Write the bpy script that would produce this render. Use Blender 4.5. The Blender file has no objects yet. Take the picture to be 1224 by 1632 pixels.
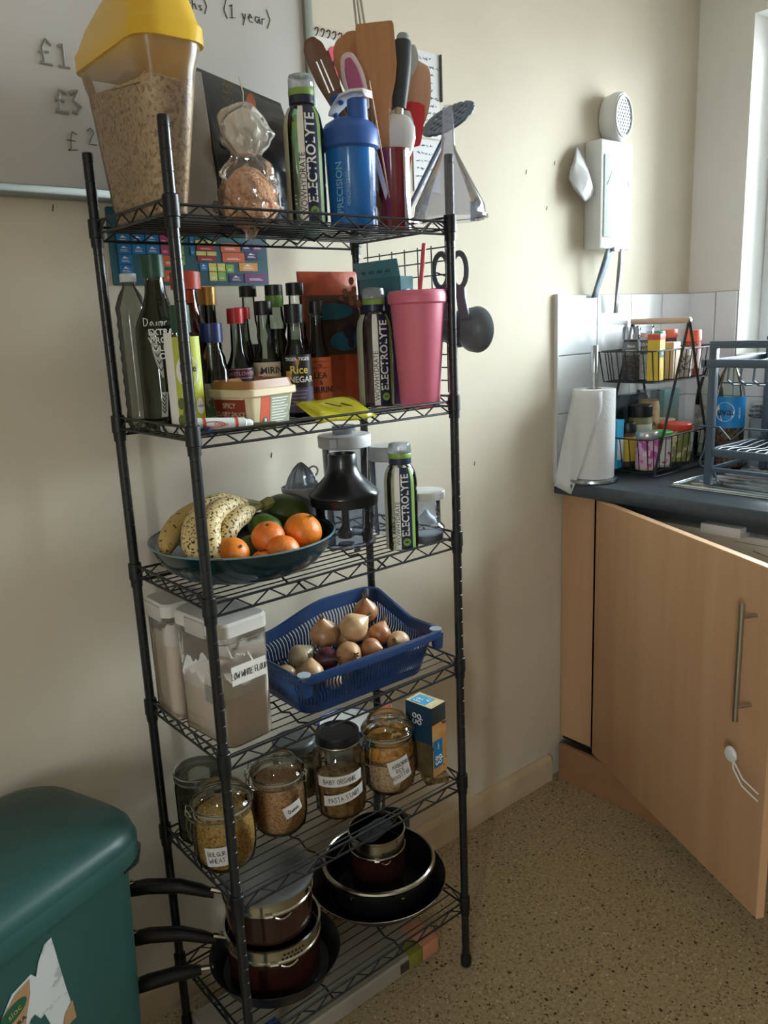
import bpy, bmesh, math, random
from mathutils import Vector, Matrix, Euler
import mathutils.noise as mnoise
random.seed(7)
PI = math.pi
C = bpy.context.scene.collection
SC = bpy.context.scene

# ------------------------------------------------------------------ camera
cam_d = bpy.data.cameras.new('camera')
cam = bpy.data.objects.new('camera', cam_d); C.objects.link(cam)
_yaw, _pitch, _roll = 0.69143, -0.226781, -0.042408
_f = Vector((math.sin(_yaw)*math.cos(_pitch), math.cos(_yaw)*math.cos(_pitch), math.sin(_pitch)))
_r = Vector((math.cos(_yaw), -math.sin(_yaw), 0)); _u = _r.cross(_f)
_R = _r*math.cos(_roll)+_u*math.sin(_roll); _U = _u*math.cos(_roll)-_r*math.sin(_roll)
_m = Matrix((( _R.x, _U.x, -_f.x), (_R.y, _U.y, -_f.y), (_R.z, _U.z, -_f.z)))
cam.matrix_world = Matrix.Translation((-0.5232, -1.0483, 1.3458)) @ _m.to_4x4()
cam_d.sensor_fit = 'VERTICAL'; cam_d.sensor_height = 36; cam_d.sensor_width = 27
cam_d.lens = 36*1288.6/1632; cam_d.clip_start = 0.02
SC.camera = cam

# ------------------------------------------------------------------ world, light, exposure
w = bpy.data.worlds.new('overcast_sky'); SC.world = w; w.use_nodes = True
nt = w.node_tree; nt.nodes.clear()
wo = nt.nodes.new('ShaderNodeOutputWorld'); bg = nt.nodes.new('ShaderNodeBackground')
tc = nt.nodes.new('ShaderNodeTexCoord'); sx = nt.nodes.new('ShaderNodeSeparateXYZ'); rp = nt.nodes.new('ShaderNodeValToRGB')
nt.links.new(tc.outputs['Generated'], sx.inputs[0]); nt.links.new(sx.outputs['Z'], rp.inputs[0])
rp.color_ramp.elements[0].position = 0.0; rp.color_ramp.elements[0].color = (0.30, 0.31, 0.32, 1)
rp.color_ramp.elements[1].position = 0.12; rp.color_ramp.elements[1].color = (0.86, 0.94, 1.0, 1)
nt.links.new(rp.outputs[0], bg.inputs[0]); nt.links.new(bg.outputs[0], wo.inputs[0])
bg.inputs[1].default_value = 42.0
def portal(name, loc, rot, sx_, sy_):
    l = bpy.data.lights.new(name, 'AREA'); l.shape = 'RECTANGLE'; l.size = sx_; l.size_y = sy_
    l.cycles.is_portal = True
    o = bpy.data.objects.new(name, l); C.objects.link(o); o.location = loc; o.rotation_euler = rot
WIN_Y0, WIN_Y1, WIN_Z0, WIN_Z1 = -1.15, 0.179, 1.205, 2.150      # window opening in the right wall
portal('window_portal', (2.03, (WIN_Y0+WIN_Y1)/2, (WIN_Z0+WIN_Z1)/2), (0, PI/2, 0), WIN_Z1-WIN_Z0, WIN_Y1-WIN_Y0)
portal('fill_window_portal', (-2.30, -2.10, 1.425), (0, -PI/2, 0), .85, .40)  # serves the fill-light window added behind the camera
SC.view_settings.view_transform = 'Standard'; SC.view_settings.look = 'None'
SC.view_settings.gamma = 1; SC.view_settings.use_curve_mapping = False
SC.view_settings.exposure = 0.40
try:
    SC.cycles.max_bounces = 14; SC.cycles.diffuse_bounces = 6; SC.cycles.transparent_max_bounces = 40
    SC.cycles.transmission_bounces = 8; SC.cycles.sample_clamp_indirect = 6
except Exception: pass

# ------------------------------------------------------------------ material helpers
def lin(h):
    if isinstance(h, str):
        h = h.lstrip('#'); v = [int(h[i:i+2], 16)/255 for i in (0, 2, 4)]
        return tuple(x/12.92 if x <= .04045 else ((x+.055)/1.055)**2.4 for x in v)
    return tuple(h)
_M = {}
def mat(name, col, rough=.5, metal=0., spec=.5, noise=None, bump=None, coat=0., grain=None, sss=0., trans=0., emit=None, alpha=1., ior=1.45, blotch=None):
    """noise=(scale,col2,detail); bump=(scale,strength); grain=(scale,col2,col3) voronoi pieces; blotch=(scale,threshold,colour)"""
    if name in _M: return _M[name]
    m = bpy.data.materials.new(name); m.use_nodes = True; t = m.node_tree; N = t.nodes; Lk = t.links
    b = N['Principled BSDF']; c = lin(col)
    b.inputs['Base Color'].default_value = (*c, 1); b.inputs['Roughness'].default_value = rough
    b.inputs['Metallic'].default_value = metal; b.inputs['Specular IOR Level'].default_value = spec
    b.inputs['Coat Weight'].default_value = coat; b.inputs['Coat Roughness'].default_value = .08
    b.inputs['Transmission Weight'].default_value = trans; b.inputs['IOR'].default_value = ior; b.inputs['Alpha'].default_value = alpha
    if sss: b.inputs['Subsurface Weight'].default_value = sss; b.inputs['Subsurface Radius'].default_value = (.02, .012, .006); b.inputs['Subsurface Scale'].default_value = .5
    if emit: b.inputs['Emission Color'].default_value = (*lin(emit[0]), 1); b.inputs['Emission Strength'].default_value = emit[1]
    tcn = N.new('ShaderNodeTexCoord'); src = None
    if grain:
        v = N.new('ShaderNodeTexVoronoi'); v.inputs['Scale'].default_value = grain[0]; Lk.new(tcn.outputs['Object'], v.inputs['Vector'])
        sp = N.new('ShaderNodeSeparateColor'); Lk.new(v.outputs['Color'], sp.inputs[0])
        r = N.new('ShaderNodeValToRGB'); e = r.color_ramp.elements; e[0].color = (*c, 1); e[1].color = (*lin(grain[2]), 1)
        x = e.new(.5); x.color = (*lin(grain[1]), 1); Lk.new(sp.outputs[0], r.inputs[0]); Lk.new(r.outputs[0], b.inputs['Base Color']); src = r.outputs[0]
        bu = N.new('ShaderNodeBump'); bu.inputs['Strength'].default_value = .9; bu.inputs['Distance'].default_value = .002; bu.invert = True
        Lk.new(v.outputs['Distance'], bu.inputs['Height']); Lk.new(bu.outputs[0], b.inputs['Normal'])
    if noise:
        n = N.new('ShaderNodeTexNoise'); n.inputs['Scale'].default_value = noise[0]; n.inputs['Detail'].default_value = noise[2] if len(noise) > 2 else 3
        mp = N.new('ShaderNodeMapping'); mp.inputs['Scale'].default_value = noise[3] if len(noise) > 3 else (1, 1, 1)
        Lk.new(tcn.outputs['Object'], mp.inputs[0]); Lk.new(mp.outputs[0], n.inputs['Vector'])
        r = N.new('ShaderNodeValToRGB'); e = r.color_ramp.elements; e[0].position = .35; e[1].position = .65
        e[0].color = (*c, 1); e[1].color = (*lin(noise[1]), 1); Lk.new(n.outputs['Fac'], r.inputs[0]); Lk.new(r.outputs[0], b.inputs['Base Color']); src = r.outputs[0]
    if blotch:
        n = N.new('ShaderNodeTexNoise'); n.inputs['Scale'].default_value = blotch[0]; n.inputs['Detail'].default_value = 4; Lk.new(tcn.outputs['Object'], n.inputs['Vector'])
        r = N.new('ShaderNodeValToRGB'); e = r.color_ramp.elements; e[0].position = blotch[1]; e[1].position = blotch[1]+.03; e[0].color = (0, 0, 0, 1); e[1].color = (1, 1, 1, 1)
        Lk.new(n.outputs['Fac'], r.inputs[0]); mx = N.new('ShaderNodeMix'); mx.data_type = 'RGBA'; Lk.new(r.outputs[0], mx.inputs[0])
        if src: Lk.new(src, mx.inputs[6])
        else: mx.inputs[6].default_value = (*c, 1)
        mx.inputs[7].default_value = (*lin(blotch[2]), 1); Lk.new(mx.outputs[2], b.inputs['Base Color'])
    if bump:
        n = N.new('ShaderNodeTexNoise'); n.inputs['Scale'].default_value = bump[0]; n.inputs['Detail'].default_value = 4; Lk.new(tcn.outputs['Object'], n.inputs['Vector'])
        bu = N.new('ShaderNodeBump'); bu.inputs['Strength'].default_value = bump[1]; bu.inputs['Distance'].default_value = .004
        Lk.new(n.outputs['Fac'], bu.inputs['Height']); Lk.new(bu.outputs[0], b.inputs['Normal'])
    _M[name] = m; return m
def thin(name, tint, rough=.03, refl=1.0, haze=0., hazecol=None, bump=None):
    """thin clear wall: see-through with fresnel gloss, and an optional milky share"""
    if name in _M: return _M[name]
    m = bpy.data.materials.new(name); m.use_nodes = True; t = m.node_tree; N = t.nodes; Lk = t.links; N.clear()
    out = N.new('ShaderNodeOutputMaterial'); tr = N.new('ShaderNodeBsdfTransparent'); gl = N.new('ShaderNodeBsdfGlossy'); fr = N.new('ShaderNodeFresnel')
    tr.inputs[0].default_value = (*lin(tint), 1); gl.inputs['Roughness'].default_value = rough; gl.inputs['Color'].default_value = (refl, refl, refl, 1)
    fr.inputs[0].default_value = 1.45; mx = N.new('ShaderNodeMixShader'); cur = tr.outputs[0]
    if haze:
        df = N.new('ShaderNodeBsdfDiffuse'); tl = N.new('ShaderNodeBsdfTranslucent'); a = N.new('ShaderNodeMixShader'); h = lin(hazecol or tint)
        df.inputs[0].default_value = (*h, 1); tl.inputs[0].default_value = (*h, 1); a.inputs[0].default_value = .5
        Lk.new(df.outputs[0], a.inputs[1]); Lk.new(tl.outputs[0], a.inputs[2])
        b = N.new('ShaderNodeMixShader'); b.inputs[0].default_value = haze; Lk.new(cur, b.inputs[1]); Lk.new(a.outputs[0], b.inputs[2]); cur = b.outputs[0]
    if bump:
        tcn = N.new('ShaderNodeTexCoord'); n = N.new('ShaderNodeTexNoise'); n.inputs['Scale'].default_value = bump[0]; Lk.new(tcn.outputs['Object'], n.inputs['Vector'])
        bu = N.new('ShaderNodeBump'); bu.inputs['Strength'].default_value = bump[1]; bu.inputs['Distance'].default_value = .005
        Lk.new(n.outputs['Fac'], bu.inputs['Height']); Lk.new(bu.outputs[0], gl.inputs['Normal']); Lk.new(bu.outputs[0], fr.inputs['Normal'])
    Lk.new(fr.outputs[0], mx.inputs[0]); Lk.new(cur, mx.inputs[1]); Lk.new(gl.outputs[0], mx.inputs[2]); Lk.new(mx.outputs[0], out.inputs[0])
    _M[name] = m; return m

# ------------------------------------------------------------------ mesh helpers
class MB:
    """collects shapes and links them as ONE mesh object"""
    def __init__(s): s.v = []; s.f = []
    def add(s, vs, fs):
        k = len(s.v); s.v += [tuple(v) for v in vs]; s.f += [tuple(i+k for i in f) for f in fs]; return s
    def box(s, x0, x1, y0, y1, z0, z1, M=None):
        vs = [(x, y, z) for x in (x0, x1) for y in (y0, y1) for z in (z0, z1)]
        if M is not None: vs = [M @ Vector(v) for v in vs]
        return s.add(vs, [(0, 1, 3, 2), (4, 6, 7, 5), (0, 4, 5, 1), (2, 3, 7, 6), (0, 2, 6, 4), (1, 5, 7, 3)])
    def lathe(s, prof, seg=28, c=(0, 0, 0), M=None, sq=None):
        """prof [(r,z)...]; closed on the axis where r==0. sq=(ax, ay) squashes"""
        vs = []; fs = []; n = len(prof); ax, ay = sq or (1, 1)
        for r, z in prof:
            for i in range(seg):
                a = 2*PI*i/seg; vs.append(Vector((c[0]+r*math.cos(a)*ax, c[1]+r*math.sin(a)*ay, c[2]+z)))
        for j in range(n-1):
            if prof[j][0] < 1e-7 and prof[j+1][0] < 1e-7: continue
            for i in range(seg):
                k = (i+1) % seg; fs.append((j*seg+i, j*seg+k, (j+1)*seg+k, (j+1)*seg+i))
        if M is not None: vs = [M @ v for v in vs]
        return s.add(vs, fs)
    def tube(s, pts, r, seg=8, closed=False, flat=1.0):
        pts = [Vector(p) for p in pts]; n = len(pts); vs = []; fs = []; up = None
        rs = r if isinstance(r, (list, tuple)) else [r]*n
        for i, p in enumerate(pts):
            a = pts[(i-1) % n] if (i > 0 or closed) else p; b = pts[(i+1) % n] if (i < n-1 or closed) else p
            t = (b-a).normalized() if (b-a).length > 1e-9 else Vector((0, 0, 1))
            if up is None:
                up = Vector((0, 0, 1)) if abs(t.z) < .9 else Vector((1, 0, 0))
            u = (up - t*up.dot(t)); u = u.normalized() if u.length > 1e-6 else t.orthogonal().normalized(); up = u; w_ = t.cross(u)
            for k in range(seg):
                q = 2*PI*k/seg; vs.append(p + u*math.cos(q)*rs[i]*flat + w_*math.sin(q)*rs[i])
        m = n if closed else n-1
        for i in range(m):
            for k in range(seg):
                l = (k+1) % seg; j = (i+1) % n; fs.append((i*seg+k, i*seg+l, j*seg+l, j*seg+k))
        if not closed: fs.append(tuple(range(seg-1, -1, -1))); fs.append(tuple((n-1)*seg+k for k in range(seg)))
        return s.add(vs, fs)
    def loft(s, rings, cap0=True, cap1=True, closed=True):
        n = len(rings[0]); vs = [p for r in rings for p in r]; fs = []
        for j in range(len(rings)-1):
            for i in range(n if closed else n-1):
                k = (i+1) % n; fs.append((j*n+i, j*n+k, (j+1)*n+k, (j+1)*n+i))
        if cap0: fs.append(tuple(range(n-1, -1, -1)))
        if cap1: fs.append(tuple((len(rings)-1)*n+i for i in range(n)))
        return s.add(vs, fs)
    def prism(s, out, t0, t1, plane='xz', M=None):
        """2-D outline extruded between t0 and t1 along the third axis"""
        def P(a, b, t):
            v = {'xz': (a, t, b), 'xy': (a, b, t), 'yz': (t, a, b)}[plane]
            return M @ Vector(v) if M is not None else Vector(v)
        return s.loft([[P(a, b, t0) for a, b in out], [P(a, b, t1) for a, b in out]])
    def build(s, name, m, parent=None, loc=None, rot=None, smooth=35, bevel=0, bseg=2, sub=0, solid=0):
        me = bpy.data.meshes.new(name); me.from_pydata([tuple(v) for v in s.v], [], s.f)
        bm = bmesh.new(); bm.from_mesh(me); bmesh.ops.remove_doubles(bm, verts=bm.verts, dist=1e-6)
        bmesh.ops.recalc_face_normals(bm, faces=bm.faces)
        if bevel:
            ed = [e for e in bm.edges if len(e.link_faces) == 2 and e.calc_face_angle(0) > .6]
            bmesh.ops.bevel(bm, geom=ed, offset=bevel, segments=bseg, profile=.5, affect='EDGES', clamp_overlap=True)
        bm.to_mesh(me); bm.free()
        for p in me.polygons: p.use_smooth = bool(smooth)
        if smooth:
            try: me.set_sharp_from_angle(angle=math.radians(smooth))
            except Exception: pass
        if isinstance(m, (list, tuple)):
            for x in m: me.materials.append(x)
        else: me.materials.append(m)
        o = bpy.data.objects.new(name, me); C.objects.link(o)
        if parent is not None: o.parent = parent
        if loc is not None: o.location = loc
        if rot is not None: o.rotation_euler = rot
        if solid: d = o.modifiers.new('solid', 'SOLIDIFY'); d.thickness = solid; d.offset = -1
        if sub: d = o.modifiers.new('sub', 'SUBSURF'); d.levels = sub; d.render_levels = sub
        return o
def tag(o, label=None, cat=None, group=None, kind=None):
    if label: o['label'] = label
    if cat: o['category'] = cat
    if group: o['group'] = group
    if kind: o['kind'] = kind
    return o
def thing(name, label, cat, loc=(0, 0, 0), rz=0., group=None, rot=None):
    o = bpy.data.objects.new(name, None); C.objects.link(o); o.empty_display_size = .02
    o.location = loc; o.rotation_euler = rot or (0, 0, rz); return tag(o, label, cat, group)
def dup(root, loc=None, rz=None, label=None, group=None):
    r = root.copy(); C.objects.link(r)
    if loc is not None: r.location = loc
    if rz is not None: r.rotation_euler = (0, 0, rz)
    if label: r['label'] = label
    if group: r['group'] = group
    for ch in list(root.children):
        c = ch.copy(); C.objects.link(c); c.parent = r
        for g in list(ch.children):
            d = g.copy(); C.objects.link(d); d.parent = c
    return r
def rrect(w_, d_, r, n=5, c=(0, 0)):
    out = []
    for sx_, sy_, a0 in ((1, 1, 0), (-1, 1, PI/2), (-1, -1, PI), (1, -1, 1.5*PI)):
        for i in range(n+1):
            a = a0+PI/2*i/n; out.append((c[0]+sx_*(w_/2-r)+r*math.cos(a), c[1]+sy_*(d_/2-r)+r*math.sin(a)))
    return out
def rbox(b, w_, d_, z0, z1, r, e=.003, c=(0, 0), w1=None, d1=None):
    """rounded upright box, optional taper"""
    w1 = w1 or w_; d1 = d1 or d_
    rings = []
    for k, (z, t, ins) in enumerate(((z0, 0, e), (z0+e, 0, 0), (z1-e, 1, 0), (z1, 1, e))):
        W = w_+(w1-w_)*t; D = d_+(d1-d_)*t
        rings.append([Vector((x, y, z)) for x, y in rrect(W-2*ins, D-2*ins, max(r-ins, .0005), 5, c)])
    return b.loft(rings)
def patch(b, r, a0, a1, z0, z1, n=12, c=(0, 0), r1=None, th=.0004):
    """curved label on a cylinder (angles in radians, 0 = +x)"""
    r1 = r1 or r; rows = []
    for z, R_ in ((z0, r), (z1, r1)):
        rows.append([(c[0]+(R_)*math.cos(a0+(a1-a0)*i/n), c[1]+(R_)*math.sin(a0+(a1-a0)*i/n), z) for i in range(n+1)])
    vs = rows[0]+rows[1]; k = n+1
    return b.add(vs, [(i, i+1, k+i+1, k+i) for i in range(n)])
def text_mesh(s, size, bold=False, shear=0, sx_=1.0):
    cu = bpy.data.curves.new('t', 'FONT'); cu.body = s; cu.size = size; cu.align_x = 'CENTER'; cu.align_y = 'CENTER'; cu.shear = shear
    cu.resolution_u = 3
    if bold: cu.offset = size*.018
    o = bpy.data.objects.new('t', cu); me = bpy.data.meshes.new_from_object(o)
    vs = [(v.co.x*sx_, v.co.y) for v in me.vertices]; fs = [tuple(p.vertices) for p in me.polygons]
    bpy.data.objects.remove(o); bpy.data.curves.remove(cu); bpy.data.meshes.remove(me)
    return vs, fs
def text_flat(b, s, size, M, **k):
    vs, fs = text_mesh(s, size, **k); b.add([M @ Vector((x, y, 0)) for x, y in vs], fs); return b
def text_wrap(b, s, size, r, a, z, c=(0, 0), rot=0, **k):
    """text on a cylinder of radius r around angle a, height z; rot turns it in its own plane"""
    vs, fs = text_mesh(s, size, **k); cr, sr = math.cos(rot), math.sin(rot); out = []
    for x, y in vs:
        X_, Y_ = x*cr-y*sr, x*sr+y*cr; q = a+X_/r; out.append((c[0]+r*math.cos(q), c[1]+r*math.sin(q), z+Y_))
    b.add(out, fs); return b
def T(loc, rot=(0, 0, 0)): return Matrix.Translation(loc) @ Euler(rot).to_matrix().to_4x4()
FRONT = (PI/2, 0, 0)            # text plane that faces -y
LEFTF = (PI/2, 0, -PI/2)        # text plane that faces -x
# pen strokes for handwriting
_G = {'A': [[(0, 0), (.4, 1), (.8, 0)], [(.15, .4), (.65, .4)]], 'B': [[(0, 0), (0, 1), (.5, .9), (.5, .6), (0, .5), (.6, .4), (.55, .1), (0, 0)]], 'C': [[(.7, .85), (.3, 1), (0, .5), (.3, 0), (.7, .15)]],
 'D': [[(0, 0), (0, 1), (.5, .8), (.6, .4), (.4, .1), (0, 0)]], 'E': [[(.6, 1), (0, 1), (0, 0), (.6, 0)], [(0, .5), (.5, .5)]], 'F': [[(.6, 1), (0, 1), (0, 0)], [(0, .5), (.5, .5)]],
 'G': [[(.7, .85), (.3, 1), (0, .5), (.3, 0), (.7, .1), (.7, .45), (.4, .45)]], 'H': [[(0, 0), (0, 1)], [(.6, 0), (.6, 1)], [(0, .5), (.6, .5)]], 'I': [[(.1, 0), (.1, 1)]], 'J': [[(.5, 1), (.5, .2), (.2, 0), (0, .2)]],
 'L': [[(0, 1), (0, 0), (.6, 0)]], 'M': [[(0, 0), (.1, 1), (.4, .3), (.7, 1), (.8, 0)]], 'N': [[(0, 0), (0, 1), (.6, 0), (.6, 1)]], 'O': [[(.35, 1), (0, .5), (.35, 0), (.7, .5), (.35, 1)]],
 'P': [[(0, 0), (0, 1), (.5, .9), (.5, .55), (0, .5)]], 'Q': [[(.35, 1), (0, .5), (.35, 0), (.7, .5), (.35, 1)], [(.35, .3), (.8, -.1)]], 'R': [[(0, 0), (0, 1), (.5, .9), (.5, .55), (0, .5), (.6, 0)]],
 'S': [[(.6, .85), (.3, 1), (.05, .75), (.5, .4), (.4, .05), (0, .1)]], 'T': [[(0, 1), (.7, 1)], [(.35, 1), (.35, 0)]], 'U': [[(0, 1), (0, .2), (.3, 0), (.6, .2), (.6, 1)]], 'V': [[(0, 1), (.35, 0), (.7, 1)]],
 'W': [[(0, 1), (.2, 0), (.45, .7), (.7, 0), (.9, 1)]], 'X': [[(0, 0), (.6, 1)], [(0, 1), (.6, 0)]], 'Y': [[(0, 1), (.35, .5), (.7, 1)], [(.35, .5), (.3, 0)]], 'Z': [[(0, 1), (.6, 1), (0, 0), (.6, 0)]],
 '(': [[(.3, 1.2), (.05, .5), (.3, -.2)]], ')': [[(0, 1.2), (.25, .5), (0, -.2)]], '1': [[(.05, .8), (.25, 1), (.25, 0)], [(0, 0), (.5, 0)]], '2': [[(0, .8), (.3, 1), (.5, .7), (0, 0), (.6, 0)]], '3': [[(0, .9), (.4, 1), (.2, .55), (.5, .3), (.2, 0), (0, .1)]],
 'a': [[(.4, .5), (.1, .5), (0, .2), (.2, 0), (.4, .4), (.45, 0)]], 'e': [[(0, .3), (.35, .35), (.2, .55), (0, .3), (.1, 0), (.4, .05)]], 'h': [[(0, 1), (0, 0)], [(0, .4), (.25, .5), (.35, 0)]], 'm': [[(0, .5), (0, 0)], [(0, .4), (.2, .5), (.22, 0)], [(.22, .4), (.42, .5), (.45, 0)]],
 'n': [[(0, .5), (0, 0)], [(0, .4), (.25, .5), (.3, 0)]], 'o': [[(.2, .5), (0, .25), (.2, 0), (.4, .25), (.2, .5)]], 'r': [[(0, .5), (0, 0)], [(0, .35), (.3, .5)]], 's': [[(.3, .45), (.05, .4), (.3, .1), (0, .03)]], 't': [[(.15, .8), (.15, .05), (.3, 0)], [(0, .5), (.3, .5)]],
 'u': [[(0, .5), (.05, .05), (.3, .1), (.3, .5)], [(.3, .2), (.38, 0)]], 'y': [[(0, .5), (.2, .1)], [(.4, .5), (.05, -.35)]], 'i': [[(.05, .5), (.05, 0)], [(.05, .7), (.06, .75)]], '£': [[(.6, .8), (.35, 1), (.2, .7), (.2, .1), (0, 0), (.6, 0)], [(0, .5), (.5, .5)]],
 '.': [[(0, 0), (.05, .05)]], '-': [[(0, .45), (.4, .45)]]}
def pen(b, s, h, fn, wd=.0006, jit=.05, gap=.22):
    """hand-written strokes; fn maps (x,y) in metres to a point; centred text"""
    rnd = random.Random(s); x = 0; strokes = []
    for ch in s:
        g = _G.get(ch)
        if g is None: x += .45; continue
        wmax = max(p[0] for st in g for p in st)
        for st in g: strokes.append([((x+px+rnd.uniform(-jit, jit)), (py+rnd.uniform(-jit, jit))) for px, py in st])
        x += wmax+gap
    for st in strokes:
        pts = []
        for (ax, ay), (bx_, by_) in zip(st, st[1:]):
            for k in range(3): pts.append((ax+(bx_-ax)*k/3, ay+(by_-ay)*k/3))
        pts.append(st[-1]); b.tube([fn((px-x/2)*h, (py-.5)*h) for px, py in pts], wd, 4)
    return b
def fn_cyl(r, a, z, tilt=0, c=(0, 0)):
    return lambda x, y: (c[0]+r*math.cos(a+(x*math.cos(tilt)-y*math.sin(tilt))/r), c[1]+r*math.sin(a+(x*math.cos(tilt)-y*math.sin(tilt))/r), z+x*math.sin(tilt)+y*math.cos(tilt))
def fn_M(M): return lambda x, y: M @ Vector((x, y, 0))

# ================================================================== THE ROOM
YW = 0.345; XW = 1.911; XL = -2.2; YF = -2.95; ZC = 2.42
m_paint = mat('cream_wall_paint', '#cabfab', .75, spec=.25, noise=(3.0, '#d1c7b4', 3), bump=(60, .06))
m_ceil = mat('white_ceiling_paint', '#dedad2', .9)
m_gloss = mat('cream_gloss_paint', '#b9a688', .3, noise=(9, '#c5b496', 2))
m_frame = mat('white_window_plastic', '#e9ecee', .3)
def struct(b, name, m, **k):
    o = b.build(name, m, **k); o['kind'] = 'structure'; return o
# floor: flecked vinyl
fm = mat('flecked_vinyl_floor', '#9a8868', .55, spec=.3)
t = fm.node_tree; N = t.nodes; Lk = t.links; pb = N['Principled BSDF']
tcn = [n for n in N if n.type == 'TEX_COORD'][0]; prev = None
nz = N.new('ShaderNodeTexNoise'); nz.inputs['Scale'].default_value = 120; nz.inputs['Detail'].default_value = 4; Lk.new(tcn.outputs['Object'], nz.inputs[0])
rr = N.new('ShaderNodeValToRGB'); rr.color_ramp.elements[0].position = .3; rr.color_ramp.elements[1].position = .7
rr.color_ramp.elements[0].color = (*lin('#8c7a5a'), 1); rr.color_ramp.elements[1].color = (*lin('#ab9a79'), 1); Lk.new(nz.outputs['Fac'], rr.inputs[0]); prev = rr.outputs[0]
for sc_, th, col, seed in ((75, .11, '#3d301f', 0), (120, .09, '#d2c3a0', 5), (190, .2, '#665439', 9), (60, .06, '#33281b', 14)):
    mp = N.new('ShaderNodeMapping'); mp.inputs['Location'].default_value = (seed, seed, 0); Lk.new(tcn.outputs['Object'], mp.inputs[0])
    n2 = N.new('ShaderNodeTexNoise'); n2.inputs['Scale'].default_value = sc_*1.5; Lk.new(mp.outputs[0], n2.inputs[0])
    ad = N.new('ShaderNodeMix'); ad.data_type = 'VECTOR'; ad.inputs[0].default_value = .01; Lk.new(mp.outputs[0], ad.inputs[4]); Lk.new(n2.outputs['Color'], ad.inputs[5])
    vo = N.new('ShaderNodeTexVoronoi'); vo.inputs['Scale'].default_value = sc_; Lk.new(ad.outputs[1], vo.inputs[0])
    sp = N.new('ShaderNodeSeparateColor'); Lk.new(vo.outputs['Color'], sp.inputs[0])
    g1 = N.new('ShaderNodeMath'); g1.operation = 'MULTIPLY'; g1.inputs[1].default_value = th*2.6; Lk.new(sp.outputs[0], g1.inputs[0])
    g2 = N.new('ShaderNodeMath'); g2.operation = 'LESS_THAN'; Lk.new(vo.outputs['Distance'], g2.inputs[0]); Lk.new(g1.outputs[0], g2.inputs[1])
    g3 = N.new('ShaderNodeMath'); g3.operation = 'GREATER_THAN'; g3.inputs[1].default_value = .45; Lk.new(sp.outputs[1], g3.inputs[0])
    g4 = N.new('ShaderNodeMath'); g4.operation = 'MULTIPLY'; Lk.new(g2.outputs[0], g4.inputs[0]); Lk.new(g3.outputs[0], g4.inputs[1])
    mx = N.new('ShaderNodeMix'); mx.data_type = 'RGBA'; Lk.new(g4.outputs[0], mx.inputs[0]); Lk.new(prev, mx.inputs[6]); mx.inputs[7].default_value = (*lin(col), 1); prev = mx.outputs[2]
Lk.new(prev, pb.inputs['Base Color'])
struct(MB().box(XL-.1, XW+.2, YF-.1, YW+.1, -.05, 0), 'floor', fm, smooth=0)
struct(MB().box(XL-.1, XW+.2, YF-.1, YW+.1, ZC, ZC+.05), 'ceiling', m_ceil, smooth=0)
wall_back = struct(MB().box(XL-.1, XW+.2, YW, YW+.1, 0, ZC), 'wall_back', m_paint, smooth=0)
b = MB(); LY0, LY1, LZ0, LZ1 = -2.3, -1.90, 1.0, 1.85      # unseen window added for fill light, in the left wall behind the camera
b.box(XL-.1, XL, YF, LY0, 0, ZC); b.box(XL-.1, XL, LY1, YW, 0, ZC); b.box(XL-.1, XL, LY0, LY1, 0, LZ0); b.box(XL-.1, XL, LY0, LY1, LZ1, ZC)
struct(b, 'wall_left', m_paint, smooth=0)
b = MB()
for a in ((LY0, LY0+.05, LZ0, LZ1), (LY1-.05, LY1, LZ0, LZ1), (LY0+.05, LY1-.05, LZ0, LZ0+.05), (LY0+.05, LY1-.05, LZ1-.05, LZ1)): b.box(XL-.09, XL-.04, *a)
struct(b, 'fill_window_added', m_frame, smooth=0)
struct(MB().box(XL-.1, XW+.2, YF-.1, YF, 0, ZC), 'wall_front', m_paint, smooth=0)
# right wall with the window opening
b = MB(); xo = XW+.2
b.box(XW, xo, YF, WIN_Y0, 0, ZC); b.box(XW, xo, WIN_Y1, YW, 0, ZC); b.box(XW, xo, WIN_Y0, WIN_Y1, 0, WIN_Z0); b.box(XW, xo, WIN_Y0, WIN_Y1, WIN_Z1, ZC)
wall_right = struct(b, 'wall_right', mat('wall_paint_lightened', '#e2e0da', .75, noise=(3, '#e8e6e0', 2), bump=(60, .05)), smooth=0)  # wall paint made lighter here to carry the glare near the window
wf = bpy.data.objects.new('window_1', None); C.objects.link(wf); wf['kind'] = 'structure'
b = MB(); xa, xb = 2.045, 2.095
for a in ((WIN_Y0, WIN_Y0+.05, WIN_Z0, WIN_Z1), (WIN_Y1-.05, WIN_Y1, WIN_Z0, WIN_Z1), (WIN_Y0+.05, WIN_Y1-.05, WIN_Z0, WIN_Z0+.05), (WIN_Y0+.05, WIN_Y1-.05, WIN_Z1-.05, WIN_Z1), (-.52, -.46, WIN_Z0+.05, WIN_Z1-.05)):
    b.box(xa, xb, *a)
b.build('window_frame', m_frame, wf, bevel=.004)
MB().box(2.068, 2.072, WIN_Y0+.05, WIN_Y1-.05, WIN_Z0+.05, WIN_Z1-.05).build('pane', thin('window_glass', '#f7fbfb', .01), wf, smooth=0)
MB().box(1.905, 2.045, WIN_Y0+.002, WIN_Y1-.002, WIN_Z0-.0, WIN_Z0+.012).build('window_sill', m_frame, wf, bevel=.004)
# baseboard with a rounded top edge and the vinyl coved at its foot
b = MB(); prof = [(0, 0), (0, .080), (-.006, .080), (-.010, .078), (-.016, .068), (-.018, .062), (-.018, 0)]
b.loft([[Vector((XL, YW+y, z)) for y, z in prof], [Vector((1.225, YW+y, z)) for y, z in prof]])
struct(b, 'baseboard_back', m_gloss, smooth=30)
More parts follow.
